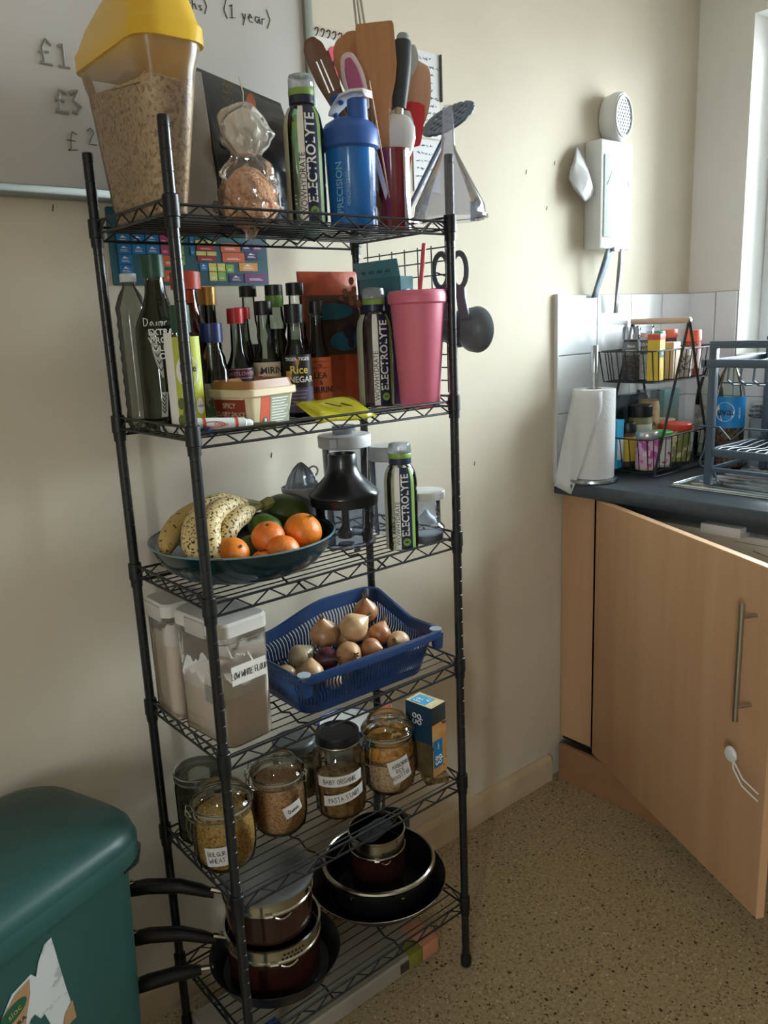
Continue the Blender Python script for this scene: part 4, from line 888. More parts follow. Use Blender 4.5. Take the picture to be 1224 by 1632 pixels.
ridged(MB(), .0158, .186, .206).build('green_neck_band', mat('leaf_green', '#5f8a35', .4), t_)
t_ = bottle('clear-necked bottle with a black cap standing before the orange pouch', (.337, .219), .0200, .228, .0120, .0158, .022, m_glass, mat('amber_sauce', '#4b4034'), .62, capb, shoulder=.56)
b = MB(); patch(b, .0128, 0, 2*PI, .150, .160, 16); b.build('neck_label', mat('white_foil_label', '#bdbbb6', .4), t_)
# big orange pouch
op = pouch('seed_pouch', 'large orange and see-through foil pouch behind the worcester sauce bottle', mat('orange_foil', '#bb5a34', .3, coat=.3, noise=(14, '#9c3f26', 4), bump=(16, .8)), .135, .250, .036, (.428, .2300, D2+.0008), -.06, .005, .012, 'pouch', seed=3)
b = MB(); R_ = []
for k in range(6): z = .095+.022*k; R_.append([Vector((x, -.0232-.001*math.cos(x*40)+.0030*(k/6)*2, z)) for x in (-.068, -.03, 0, .03, .066)])
b.loft(R_, False, False, False); b.build('clear_window', thin('pouch_window', '#8f8a80', .1, haze=.35, hazecol='#7f7468', bump=(30, .7)), op)
b = MB(); b.prism([(-.02+.05*math.cos(q), .175+.015*math.sin(q)) for q in [2*PI*i/20 for i in range(20)]], -.0260, -.0250, 'xz'); b.prism([(.01+.035*math.cos(q), .12+.018*math.sin(q)) for q in [2*PI*i/20 for i in range(20)]], -.0262, -.0252, 'xz'); b.build('teal_print', mat('teal_foil_print', '#285766', .4), op)
b = MB(); b.prism([(.018+.013*math.cos(q), .138+.015*math.sin(q)) for q in [2*PI*i/16 for i in range(16)]], -.0275, -.0262, 'xz'); b.prism([(.022+.007*math.cos(q), .116+.011*math.sin(q)) for q in [2*PI*i/12 for i in range(12)]], -.0275, -.0262, 'xz'); b.build('dark_print', mat('dark_purple_print', '#2b2430', .4), op)
b = MB()
for k in range(9): q = k*.7; b.prism([(.030+.012*math.cos(q)*(k % 3)+.006*math.cos(w_), .205+.013*math.sin(q)*(k % 3)+.008*math.sin(w_)) for w_ in [2*PI*i/9 for i in range(9)]], -.0195, -.0185, 'xz')
b.build('nut_print', mat('brown_nut_print', '#8f5b40', .5), op)
# teal box with an open flap, purple packet inside
tb = thing('cardboard_box', 'open teal cardboard box with purple printing behind the pink cup', 'box', (.503, .157, D2+.0008), 0)
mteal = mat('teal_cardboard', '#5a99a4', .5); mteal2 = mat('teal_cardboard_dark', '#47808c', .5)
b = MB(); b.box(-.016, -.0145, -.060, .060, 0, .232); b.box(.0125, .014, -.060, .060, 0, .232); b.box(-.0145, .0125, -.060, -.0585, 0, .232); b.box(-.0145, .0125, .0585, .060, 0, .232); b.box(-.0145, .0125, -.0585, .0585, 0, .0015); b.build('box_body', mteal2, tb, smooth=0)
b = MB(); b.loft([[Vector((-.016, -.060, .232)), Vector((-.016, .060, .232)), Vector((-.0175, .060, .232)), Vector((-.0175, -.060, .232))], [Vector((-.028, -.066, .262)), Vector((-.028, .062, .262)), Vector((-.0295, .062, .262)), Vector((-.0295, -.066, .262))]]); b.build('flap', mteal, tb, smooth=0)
b = MB(); [b.tube([(-.0236, .045-.0022*k-.006*(k//8), .243+.0035*math.sin(k*2.1+k//8)) for k in range(j*8, j*8+8)], .0006, 4) for j in range(4)]; b.build('flap_lettering', mat('dark_teal_print', '#1f4550', .5), tb, smooth=0)
b = MB(); b.box(-.0168, -.0161, -.058, .058, .0, .195); b.build('purple_print', mat('purple_card_print', '#6a3a72', .5), tb, smooth=0)
b = MB(); 
for y in (-.034, -.018): b.tube([(-.0175, y+.010*math.cos(q), .165+.03*math.sin(q)) for q in [2*PI*i/12 for i in range(12)]], .0035, 6, closed=True)
b.build('dark_lettering', mat('dark_teal_print', '#1f4550'), tb); b = MB(); b.prism([(.02, .18), (.045, .195), (.005, .207), (-.005, .185)], -.0176, -.0169, 'yz'); b.build('cream_print', mat('cream_label', '#c9b89d'), tb, smooth=0)
b = MB()
for z in (.2, .17, .14): b.tube([(.0+.006*math.cos(q), -.0606, z+.009*math.sin(q)) for q in [2*PI*i/12 for i in range(12)]], .0022, 6, closed=True)
b.build('white_lettering', wtm, tb)
# pink tumbler
pk = thing('tumbler', 'tall pink matt tumbler with lid and straw at the right end of the second shelf', 'cup', (.478, .044, D2+.0005))
mpk = mat('pink_matt_plastic', '#d9748c', .45, sss=.0)
MB().lathe([(0, 0), (.0340, 0), (.0355, .003), (.0485, .185), (0, .185)], 44).build('cup', mpk, pk)
MB().lathe([(.0485, .180), (.0525, .183), (.0528, .1945), (.0515, .200), (.0490, .2035), (.046, .202), (0, .202)], 44).build('lid', mpk, pk)
MB().tube([(.004, -.004, .200), (.030, .010, .284)], .0042, 12).build('straw', mat('coral_plastic', '#d55a5c', .35), pk)
# margarine tub
tu = thing('plastic_tub', 'cream plastic tub with a brown lid recess and orange label, front of the second shelf', 'tub', (.147, .076, D2+.0005), .26)
mcr = mat('cream_plastic', '#d8c6a2', .4, coat=.1)
rbox(MB(), .092, .074, 0, .052, .012, w1=.106, d1=.088).build('tub_body', mcr, tu)
b = MB(); rbox(b, .116, .098, .048, .060, .015, e=.0015); b.build('lid_rim', mcr, tu)
b = MB(); b.loft([[Vector((x, y, .0602)) for x, y in rrect(.108, .090, .014)], [Vector((x, y, .0725)) for x, y in rrect(.100, .082, .014)]], False, False); b.loft([[Vector((x, y, .0725)) for x, y in rrect(.100, .082, .014)], [Vector((x, y, .064)) for x, y in rrect(.090, .072, .012)]], False, True); b.build('brown_lid', mat('brown_plastic', '#99693f', .4), tu)
def face_panel(par, nm, m, x0, x1, z0, z1, yb0, yb1, h_):  # sloping front panel
    def Y(z): return yb0+(yb1-yb0)*z/h_-.0006
    b = MB(); b.add([(x0, Y(z0), z0), (x1, Y(z0), z0), (x1, Y(z1), z1), (x0, Y(z1), z1)], [(0, 1, 2, 3)]); return b.build(nm, m, par, smooth=0)
face_panel(tu, 'orange_label_panel', mat('orange_red_label', '#c9502c', .5), -.026, -.006, .001, .047, -.037, -.044, .052)
face_panel(tu, 'grey_label_panel', mat('sage_label', '#9aa08a', .5), -.005, .040, .001, .047, -.037, -.044, .052)
b = MB()
for i in range(9): z = .042-i*.0044; b.add([(-.002, -.0376-.007*z/.052-.0004, z), (.035-.004*(i % 3), -.0376-.007*z/.052-.0004, z), (.035-.004*(i % 3), -.0378-.007*z/.052-.0002, z+.0012), (-.002, -.0378-.007*z/.052-.0002, z+.0012)], [(0, 1, 2, 3)])
b.build('small_print', wtm, tu, smooth=0)
b = MB(); b.prism([(-.016+.006*math.cos(q), .010+.006*math.sin(q)) for q in [2*PI*i/6 for i in range(6)]], -.0400, -.0385, 'xz'); b.build('black_badge', ink, tu, smooth=0)
b = MB(); text_flat(b, '8', .009, T((-.016, -.0402, .010), FRONT), bold=True); b.build('lettering', wtm, tu, smooth=0)
b = MB(); b.add([(-.0466-.007*.1, -.030, .003), (-.0466-.007*.1, .030, .003), (-.0525, .034, .046), (-.0525, -.034, .046)], [(0, 1, 2, 3)])
b.build('side_label', mat('dark_red_label2', '#8e3a2a', .5), tu, smooth=0)
b = MB(); text_flat(b, 'SPICY', .011, T((-.0530, 0, .035), (PI/2-.1, 0, -PI/2)), bold=True); text_flat(b, 'CURRY SAUCE', .0095, T((-.0512, 0, .022), (PI/2-.1, 0, -PI/2)), bold=True); b.build('side_lettering', mat('cream_label', '#c9b89d'), tu, smooth=0)
# yellow sachet
b = MB(); rows = []; n = 10
for j in range(n+1):
    v = j/n; row = []
    for i in range(n+1):
        u_ = i/n; x = (u_-.5)*.118; y = (v-.5)*.078; e_ = min(u_, 1-u_, v, 1-v)
        z = .006*min(1, e_*6)+.004*math.sin(u_*8+v*3)*min(1, e_*8)+.012*v-.001*(1-v)
        row.append((x, y+.004*math.sin(u_*7), z))
    rows.append(row)
vs = [p for r in rows for p in r]; fs = [(j*(n+1)+i, j*(n+1)+i+1, (j+1)*(n+1)+i+1, (j+1)*(n+1)+i) for j in range(n) for i in range(n)]
b.add(vs, fs); sa = b.build('sachet', mat('yellow_foil', '#c9c02f', .25, metal=.25, coat=.4, bump=(30, .5)), None, (.292, .052, D2+.0075), (math.radians(13), 0, math.radians(-2)), solid=.0022, smooth=70)
tag(sa, 'shiny yellow sachet lying on the front edge of the second shelf', 'sachet')
b = MB(); b.tube([(-.015, .012, .0142), (-.002, -.004, .0122), (.006, -.006, .0118)], .0009, 5).tube([(.010, .002, .0145), (.024, -.012, .012)], .0009, 5); b.build('print', ink, sa)
bk = MB().box(-.05, .05, -.006, .006, 0, .004).build('sachet_shade', mat('sachet_shade', '#17181a', .4), None, (.255, .042, D2+.0005), (0, 0, 0), bevel=.001); tag(bk, 'flat black strip put in for the shade under the yellow sachet', 'packet')  # black strip stands in for the shade beneath the sachet
# markers
def marker(lab, p0, p1, r, mb_, mc, stripes=None, cone=False):
    p0 = Vector(p0); p1 = Vector(p1); d = p1-p0; L_ = d.length; q = d.to_track_quat('X', 'Z').to_euler()
    t_ = thing('marker_pen', lab, 'pen', p0); t_.rotation_euler = q
    Mx = T((0, 0, 0), (0, PI/2, 0))
    MB().lathe([(0, 0), (r*.9, 0), (r, .001), (r, L_*.62), (0, L_*.62)], 16, M=Mx).build('barrel', mb_, t_)
    if cone: MB().lathe([(r, L_*.62), (r, L_*.86), (r*.75, L_*.88), (r*.7, L_*.96), (r*.45, L_), (0, L_)], 16, M=Mx).build('tip', mb_, t_)
    else: MB().lathe([(r*1.08, L_*.60), (r*1.1, L_*.97), (r*.8, L_), (0, L_)], 16, M=Mx).build('cap', mc, t_)
    if stripes:
        for a, c_ in stripes: MB().lathe([(r*1.03, L_*a), (r*1.03, L_*(a+.05))], 16, M=Mx).build('band', c_, t_)
    return t_
mred = mat('red_orange_print', '#c94a35', .5)
t_ = marker('white marker with red printing lying at the front left of the second shelf', (.020, .036, D2+.018), (.108, .0165, D2+.011), .0088, mwp, mwp, ((.14, mred), (.68, mred)), True)
b = MB(); Mt = T((.040, -.0092, 0), FRONT); b.tube([(.030+.016*math.cos(q), -.0086, .004*math.sin(q)) for q in [2*PI*i/14 for i in range(14)]], .0006, 4, closed=True); text_flat(b, 'Crazon', .007, Mt, bold=True); b.build('print', mred, t_, smooth=0)
marker('white whiteboard pen with a black band lying at the back of the pair of pens', (.012, .120, D2+.0075), (.016, .030, D2+.0075), .006, mwp, mwp, ((.1, ink), (.55, ink)))
marker('whiteboard pen with a dark blue cap lying at the front left post', (.028, .095, D2+.0065), (.034, .012, D2+.0065), .0055, mwp, mat('dark_blue_plastic', '#1b3a63', .35), ((.5, ink),))
marker('thin green pen lying behind the red-printed marker', (.060, .050, D2+.0055), (.150, .014, D2+.0055), .0045, mat('olive_green_plastic', '#515c2a', .4), mat('olive_green_plastic', '#515c2a'))
# ladle and pan hung from the grid outside the rack
lm = mat('slate_grey_nylon', '#5f666c', .4)
def hung(nm, lab, cat, x, y, z, r_, m, head_dy):
    t_ = thing(nm, lab, cat, (x, y, z)); b = MB()
    b.tube([(0, .019*math.cos(q), -.03+.030*math.sin(q)) for q in [2*PI*i/18 for i in range(18)]], .0055, 8, closed=True, flat=.7); b.build('hanging_loop', m, t_)
    MB().loft([[Vector((dx_, head_dy*f_+dy_, z_)) for dx_, dy_ in ((-.003, -w_), (.003, -w_), (.003, w_), (-.003, w_))] for f_, z_, w_ in ((0, -.055, .013), (.3, -.075, .010), (1, -.115, .012))]).build('handle', m, t_, bevel=.001)
    b = MB(); b.lathe([(0, 0), (r_*.35, .002), (r_*.72, .010), (r_*.95, .024), (r_, .036), (r_*.96, .036), (r_*.88, .024), (0, .008)], 32, M=T((-.004, head_dy, -.135), (0, PI/2, 0))); b.build('bowl', m, t_); return t_
hung('ladle', 'slate grey nylon ladle hanging on the grid, its bowl showing right of the post', 'ladle', .560, .020, 1.466, .042, lm, -.012)
hung('spoon', 'dark grey serving spoon hanging beside the ladle, partly behind the post', 'spoon', .552, .058, 1.468, .034, mat('dark_slate_nylon', '#4a4f54', .45), -.010)

# ================================================================== THIRD SHELF
fb = thing('fruit_bowl', 'wide dark teal bowl heaped with bananas and citrus fruit', 'bowl', (.150, .148, D3+.0005))
b = MB().lathe([(0, .0), (.088, 0), (.100, .002), (.118, .009), (.133, .020), (.146, .036), (.155, .054), (.1585, .0615), (.1575, .0630), (.1545, .0615), (.150, .054), (.141, .037), (.128, .022), (.113, .012), (.095, .006), (0, .005)], 64); b.build('bowl_shell', mat('dark_teal_glaze', '#0f2b31', .22, coat=.4), fb)
MB().lathe([(.1565, .0612), (.1592, .0612), (.1590, .0634), (.1565, .0634)], 64).build('rim', mat('pale_teal_rim', '#5f7d80', .3), fb)
m_or = mat('orange_peel', '#e8862a', .42, spec=.5, noise=(6, '#e2761c', 3), bump=(170, .25)); m_or2 = mat('orange_peel_deep', '#dd6f26', .42, noise=(6, '#e27f33', 3), bump=(170, .25))
m_lime = mat('lime_skin', '#3c5a1c', .4, noise=(8, '#4b6a24', 3), bump=(120, .2)); m_mango = mat('green_mango_skin', '#38451c', .4, noise=(3, '#46531f', 3), bump=(90, .1)); m_stem = mat('dark_stem', '#3d3a20', .8)
def fruit(nm, lab, cat, p, r, m, sq=(1, 1, .93), rot=(0, 0, 0), nub=0, grp=None):
    t_ = thing(nm, lab, cat, (p[0]+.008, p[1]-.010, p[2]), 0, grp, rot=rot); pr = []
    n = 20
    for i in range(n+1):
        a = -PI/2+PI*i/n; rr_ = r*math.cos(a); z = r*sq[2]*math.sin(a); dip = .06*r*math.exp(-((PI/2-abs(a))/.22)**2)
        z -= math.copysign(dip, z)
        if nub and a > 1.15: z += nub*r*((a-1.15)/.42)**2
        pr.append((max(rr_, 0), z))
    MB().lathe(pr, 30, sq=(sq[0], sq[1])).build('fruit_body', m, t_, smooth=80)
    MB().lathe([(0, pr[-1][1]-.0008), (.0026, pr[-1][1]-.0004), (.0030, pr[-1][1]+.0008), (0, pr[-1][1]+.0014)], 7).build('stem_button', m_stem, t_); return t_
fruit('orange', 'largest orange, dimpled and lit, resting at the right side of the bowl', 'orange', (.212, .078, D3+.066), .0330, m_or, rot=(.5, .25, 0), nub=.14)
fruit('orange', 'orange balanced in the middle of the bowl above the others', 'orange', (.148, .086, D3+.067), .0285, m_or2, rot=(.3, -.2, 0))
fruit('orange', 'orange lying low at the front middle of the bowl rim', 'orange', (.152, .050, D3+.050), .0280, m_or2, rot=(-.2, .4, 0))
fruit('orange', 'orange just right of the front left post, at the bowl rim', 'orange', (.080, .084, D3+.054), .0270, m_or, rot=(.9, .2, 0), nub=.08)
fruit('satsuma', 'small orange fruit wedged between two oranges at the front rim', 'fruit', (.112, .052, D3+.042), .0170, m_or2)
fruit('satsuma', 'small orange fruit peeping out left of the front post', 'fruit', (.058, .075, D3+.040), .0160, m_or2)
fruit('mango', 'large dark green mango at the back right of the bowl', 'mango', (.262, .205, D3+.068), .0480, m_mango, sq=(1.05, .9, .80), rot=(.1, .3, .3))
fruit('lime', 'round green lime in front of the mango', 'lime', (.182, .150, D3+.062), .0315, m_lime, rot=(.2, .5, .3))
fruit('lime', 'dark green lime deeper in the bowl below the banana stalks', 'lime', (.134, .118, D3+.043), .0255, m_lime, rot=(1, .2, 0))
m_ban = mat('ripe_banana_skin', '#d6bc82', .5, noise=(5, '#e0cb98', 3), blotch=(230, .555, '#3b2413'))
m_ban2 = mat('banana_skin_plain', '#b89a5a', .5, noise=(5, '#c8aa6a', 3), blotch=(160, .62, '#3b2413'))
m_bst = mat('green_banana_stalk', '#7a7a3a', .6, noise=(9, '#8d8a48', 3))
bn = thing('banana_bunch', 'bunch of spotted ripe bananas curving over the left side of the bowl', 'bananas', (.008, -.010, 0))
def bez(P, n=18):
    P = [Vector(p) for p in P]; out = []
    for i in range(n+1):
        t_ = i/n; a, b_, c_, d_ = P; out.append(a*(1-t_)**3+b_*3*t_*(1-t_)**2+c_*3*t_*t_*(1-t_)+d_*t_**3)
    return out
SK = Vector((.208, .196, D3+.095))
for i, (P, r, m) in enumerate((((SK, (.150, .185, 1.062), (.040, .150, 1.075), (.050, .080, .992)), .0190, m_ban), ((SK, (.140, .200, 1.070), (.035, .180, 1.075), (.022, .098, .990)), .0185, m_ban), ((SK, (.150, .225, 1.060), (.05, .245, 1.055), (.003, .170, .995)), .0180, m_ban2), ((SK, (.150, .160, 1.040), (.095, .130, 1.050), (.085, .125, .992)), .0175, m_ban))):
    pts = bez(P, 20); rs = []
    for k in range(21):
        f_ = k/20; rr_ = r*min(1, .30+max(0, (f_-.16))*3.2) if f_ < .45 else r
        if f_ > .86: rr_ = r*max(.32, 1-((f_-.86)/.14)**2*.72)
        rs.append(rr_)
    b = MB(); b.tube(pts, rs, 10); b.build('banana', m, bn, smooth=50)
    MB().tube([pts[-1], pts[-1]+(pts[-1]-pts[-2]).normalized()*.006], [.006, .0035], 8).build('tip', m_stem, bn)
    MB().tube(pts[:5], [x*1.06 for x in rs[:5]], 10).build('stalk', m_bst, bn)
MB().tube([SK, SK+Vector((.015, .002, .003)), SK+Vector((.021, .003, .004))], [.010, .0115, .009], 8).build('crown', m_bst, bn, smooth=40)
# chopper
cp = thing('mini_chopper', 'clear food chopper bowl with a black funnel-shaped lid, on three small feet', 'chopper', (.358, .130, D3))
m_ab = thin('acrylic', '#dfe3ea', .03, haze=.05, hazecol='#cfd6e2')
MB().lathe([(0, .012), (.046, .012), (.050, .016), (.0535, .050), (.0565, .092), (.0575, .094)], 44).build('bowl', m_ab, cp)
MB().lathe([(.044, .008), (.0555, .008), (.0565, .013), (.0495, .016)], 40).build('base_ring', thin('acrylic_tinted', '#a9acc0', .05, haze=.2, hazecol='#8e92a8'), cp)
for q in (.3, 2.4, 4.5):
    MB().lathe([(0, 0), (.006, 0), (.0065, .008), (0, .008)], 12, c=(.045*math.cos(q), .045*math.sin(q), .0)).build('foot', mat('grey_rubber', '#5b5d5c', .7), cp)
mck = mat('black_chopper_plastic', '#16181c', .3, coat=.15)
MB().lathe([(.0600, .082), (.0625, .083), (.0635, .098), (.0655, .100), (.0650, .104), (.060, .110), (.045, .124), (.034, .136), (.0285, .147), (.0265, .158), (.0265, .175), (.0255, .1765), (.0225, .1765), (.0215, .165), (0, .165)], 48).build('lid', mck, cp)
MB().lathe([(0, .018), (.016, .018), (.0165, .028), (.012, .036), (.0075, .040), (.007, .085), (0, .085)], 8).build('spindle', mck, cp)
b = MB()
for q, z in ((fo, .030), (fo+PI, .045)): b.loft([[Vector((.008*math.cos(q)-w_*math.sin(q), .008*math.sin(q)+w_*math.cos(q), z+h_)) for w_, h_ in ((-.005, 0), (.005, 0), (.005, .001), (-.005, .001))], [Vector((.040*math.cos(q+.4)-w_*math.sin(q), .040*math.sin(q+.4)+w_*math.cos(q), z+.004+h_)) for w_, h_ in ((-.003, 0), (.003, 0), (.003, .001), (-.003, .001))]])
b.build('blade', st, cp)
# jugs and cups
m_glid = mat('light_grey_lid', '#a3a19f', .45)
jg = thing('blender_jug', 'tall clear measuring jug with a grey lid behind the chopper', 'jug', (.427, .2125, D3+.0005))
MB().lathe([(0, .002), (.038, .0), (.041, .004), (.0450, .170), (.0460, .176)], 40).build('jug_body', m_ab, jg)
b = MB().lathe([(.0460, .172), (.0515, .174), (.0525, .194), (.051, .197), (.030, .199), (0, .199)], 44)
b.loft([[Vector((-.045, -.035, z)), Vector((-.058, -.030, z)), Vector((-.050, -.018, z))] for z in (.178, .194)]); b.build('lid', m_glid, jg)
MB().lathe([(.0225, .197), (.0235, .213), (.0215, .2145), (.020, .203), (0, .203)], 28).build('filler_cap', thin('frosted_cap', '#c3c6cb', .1, haze=.5, hazecol='#b7babf'), jg)
b = MB(); f2_ = face_to(.427, .2125)
for i in range(12): patch(b, .0448, f2_+.30, f2_+.40+.06*(i % 3 == 0), .04+i*.010, .0412+i*.010, 3)
text_wrap(b, 'ml', .010, .0485, f2_+.34, .160); b.build('scale_print', mat('dark_scale_print', '#33363b', .5), jg, smooth=0)
bc = thing('blender_cup', 'ribbed clear cup with a grey twist lid between the jug and the drink bottle', 'cup', (.478, .148, D3+.0005))
rg = []
for z, r in ((.0, .026), (.003, .0285), (.150, .0325)): rg.append([Vector((r*(1+.025*(i % 2))*math.cos(2*PI*i/40), r*(1+.025*(i % 2))*math.sin(2*PI*i/40), z)) for i in range(40)])
MB().loft(rg, True, False).build('cup_body', m_ab, bc)
MB().lathe([(.0325, .146), (.0345, .148), (.0345, .172), (.0330, .1745), (0, .1745)], 40).build('lid', m_glid, bc)
bs = thing('storage_pot', 'short clear pot with a pale grey lid, right end of the third shelf', 'pot', (.4845, .0445, D3+.0005))
MB().lathe([(0, .0), (.030, 0), (.0315, .003), (.0315, .018), (.0345, .020), (.0345, .028), (.0320, .031), (.0270, .036), (.0270, .085)], 40).build('pot_body', m_ab, bs)
MB().lathe([(.0275, .082), (.0355, .083), (.0360, .095), (.0345, .0975), (0, .098)], 40).build('lid', mat('pale_grey_lid', '#b3b1ad', .45), bs)
MB().lathe([(0, .034), (.020, .036), (.017, .044), (.006, .054), (.003, .060), (0, .060)], 20).build('blade_cover', mwp2, bs)
MB().lathe([(0, .001), (.0305, .001), (.0305, .015), (0, .015)], 30).build('base_fill', mat('pale_grey_base', '#8e9094', .4), bs)
jc = thing('juicer', 'grey citrus juicer with a ribbed clear cone, behind the bowl', 'juicer', (.330, .232, D3+.0005), rot=(0, 0, 0))
MB().lathe([(0, 0), (.026, 0), (.029, .004), (.0335, .090), (.036, .098), (.037, .105), (.034, .107), (.031, .1)], 36).build('juicer_body', mat('warm_grey_plastic', '#8f8a86', .4), jc)
b = MB(); rg = []
for z, r in ((.100, .031), (.108, .030), (.125, .024), (.140, .015), (.150, .006), (.1525, .002)): rg.append([Vector((.004+r*(1+.10*math.cos(9*q))*math.cos(q), r*(1+.10*math.cos(9*q))*math.sin(q), z)) for q in [2*PI*i/54 for i in range(54)]])
b.loft(rg); b.build('cone', thin('juicer_clear', '#bfc5cc', .05, haze=.4, hazecol='#aab0b8'), jc)
MB().tube([(.028+.011*math.cos(q), -.006, .132+.010*math.sin(q)) for q in [2*PI*i/14 for i in range(14)]], .002, 7, closed=True).build('ring', m_glid, jc)

# ================================================================== FOURTH SHELF
m_canw = mat('white_lid_plastic', '#cfcbc5', .35); m_can = thin('scuffed_clear_plastic', '#eceae6', .10, haze=.06, hazecol='#dcd8d2')
m_flour = mat('white_flour', '#dccdbf', .9, noise=(12, '#e4d7ca', 4), bump=(25, .3)); m_dust = mat('flour_dust', '#e4e0da', .9, bump=(40, .8))
def canister(lab, loc, rz, w_, d_, H, fl, seed):
    t_ = thing('flour_canister', lab, 'canister', (loc[0], loc[1], D4+.0005), rz, 'flour canisters on the fourth shelf')
    b = MB(); b.loft([[Vector((x, y, z)) for x, y in rrect(w_-i_, d_-i_, .016, 6)] for z, i_ in ((0, .006), (.003, .001), (H-.022, 0))], True, False); b.build('canister_body', m_can, t_)
    rings = [[Vector((x, y, z)) for x, y in rrect(w_-.006, d_-.006, .013, 6)] for z in (.003, fl*.5, fl*.92)]
    rings.append([Vector((p.x, p.y, fl+.016*mnoise.noise(Vector((p.x*25+seed, p.y*25, seed)))+.012*(p.y/d_))) for p in rings[-1]])
    rings.append([Vector((p.x*.5, p.y*.5, fl+.012*mnoise.noise(Vector((p.x*40, p.y*40, seed))))) for p in rings[-1]])
    b = MB(); b.loft(rings); o = b.build('flour', m_flour, t_, smooth=60); o['kind'] = 'stuff'
    # dusting that clings to the wall above the level
    b = MB(); base0 = rrect(w_-.0035, d_-.0035, .0145, 6); R_ = []; base = []
    for i in range(len(base0)):
        (ax, ay), (bx2, by2) = base0[i], base0[(i+1) % len(base0)]; m_ = max(1, int(math.hypot(bx2-ax, by2-ay)/.003))
        base += [(ax+(bx2-ax)*k/m_, ay+(by2-ay)*k/m_) for k in range(m_)]
    for f_ in (0, 1): R_.append([Vector((x, y, fl-.012+f_*(.014+.034*max(0, mnoise.noise(Vector((x*45+seed*2, y*45, 3.3)))+.30)+.010*mnoise.noise(Vector((x*210, y*210, seed)))))) for x, y in base])
    b.loft(R_, False, False); b.build('flour_dust', m_dust, t_)
    b = MB(); b.loft([[Vector((x, y, z)) for x, y in rrect(w_+i_, d_+i_, .017, 6)] for z, i_ in ((H-.024, -.001), (H-.023, .004), (H-.004, .004), (H, -.002))]); b.build('lid', m_canw, t_)
    MB().box(-w_/2-.0045, -w_/2+.002, -.028, .028, H-.030, H-.004).build('lid_clip', mat('pale_lid_clip', '#b9b4ad', .4), t_, bevel=.001)
    b = MB(); b.loft([[Vector((x, y, H-.034)) for x, y in rrect(w_+.0012, d_+.0012, .0165, 6)], [Vector((x, y, H-.0325)) for x, y in rrect(w_+.0012, d_+.0012, .0165, 6)]], False, False); b.build('lid_seal', mat('grey_seal', '#77736d', .5), t_)
    return t_
cn = canister('front canister of white flour with a handwritten white label, beside the blue basket', (.0665, .100), .10, .092, .140, .212, .098, 2)
b = MB(); b.box(-.034, .034, -.0716, -.0708, .108, .140); o = b.build('label', mat('white_paper_label', '#cfcac4', .6), cn, smooth=0)
b = MB(); pen(b, 'LOW WHITE FLOUR', .0105, lambda x, y: (x*.60+.001, -.0720, .124+y), .0005, .09, .16); b.build('handwriting', ink, cn)
b = MB(); b.box(-.0466, -.0460, -.06, -.01, .07, .098); b.build('side_label', mat('grey_label', '#8b8b88'), cn)
canister('rear canister of white flour, half hidden by the back left post', (.0500, .2185), .0, .088, .082, .214, .150, 6)
# blue basket of onions
bk = thing('basket', 'dark blue plastic stacking basket with wavy slots, full of onions', 'basket', (.3225, .120, D4+.0005), -.02)
m_bb = mat('dark_blue_plastic_basket', '#143159', .35, coat=.15)
def rim_z(x, y):   # height of the rim: low at the front and left, raised towards the back right
    s_ = max(0., min(1., (y+.02)/.10)); u_ = max(0., min(1., (x+.11)/.16)); u_ = u_*u_*(3-2*u_); return .086+.036*s_*u_
NB = 132
top = rrect(.318, .222, .028, 3); bot = rrect(.272, .172, .026, 3)
def resample(P, n):
    P = [Vector((a, b_)) for a, b_ in P]; L_ = [0]
    for i in range(len(P)): L_.append(L_[-1]+(P[(i+1) % len(P)]-P[i]).length)
    out = []
    for k in range(n):
        s_ = L_[-1]*k/n; i = 0
        while L_[i+1] < s_: i += 1
        f_ = (s_-L_[i])/(L_[i+1]-L_[i]); out.append(P[i].lerp(P[(i+1) % len(P)], f_))
    return out
tp = resample(top, NB); bt = resample(bot, NB)
def wall_pt(k, f_, out=0.):
    k0 = int(math.floor(k)) % NB; k1 = (k0+1) % NB; q = k-math.floor(k)
    a = bt[k0].lerp(bt[k1], q); c_ = tp[k0].lerp(tp[k1], q); p = a.lerp(c_, f_); zt = rim_z(c_.x, c_.y); n_ = Vector((p.x, p.y, 0)).normalized()*out
    return Vector((p.x+n_.x, p.y+n_.y, zt*f_+.0))
def band(b, f0, f1, th=.0024):
    R_ = [[wall_pt(k, f0, -th) for k in range(NB)], [wall_pt(k, f0) for k in range(NB)], [wall_pt(k, f1) for k in range(NB)], [wall_pt(k, f1, -th) for k in range(NB)], [wall_pt(k, f0, -th) for k in range(NB)]]
    b.loft(R_, False, False)
b = MB(); band(b, 0, .20); band(b, .80, .99); b.loft([[Vector((p.x, p.y, .0)) for p in bt], [Vector((p.x, p.y, .003)) for p in bt]]); b.build('basket_wall', m_bb, bk)
b = MB()
for k in range(NB):
    pts = []
    for i in range(7):
        f_ = .19+.62*i/6; pts.append((wall_pt(k+.5*math.sin(i*2*PI/6)+.2, f_, 0), wall_pt(k+.5*math.sin(i*2*PI/6)+.72, f_, 0)))
    R_ = []
    for p0, p1 in pts:
        nrm = Vector((p0.x, p0.y, 0)).normalized()*-.0024; R_.append([p0, p1, p1+nrm, p0+nrm])
    b.loft(R_)
o = b.build('wavy_ribs', m_bb, bk, smooth=0); o['kind'] = 'stuff'
b = MB(); R_ = []
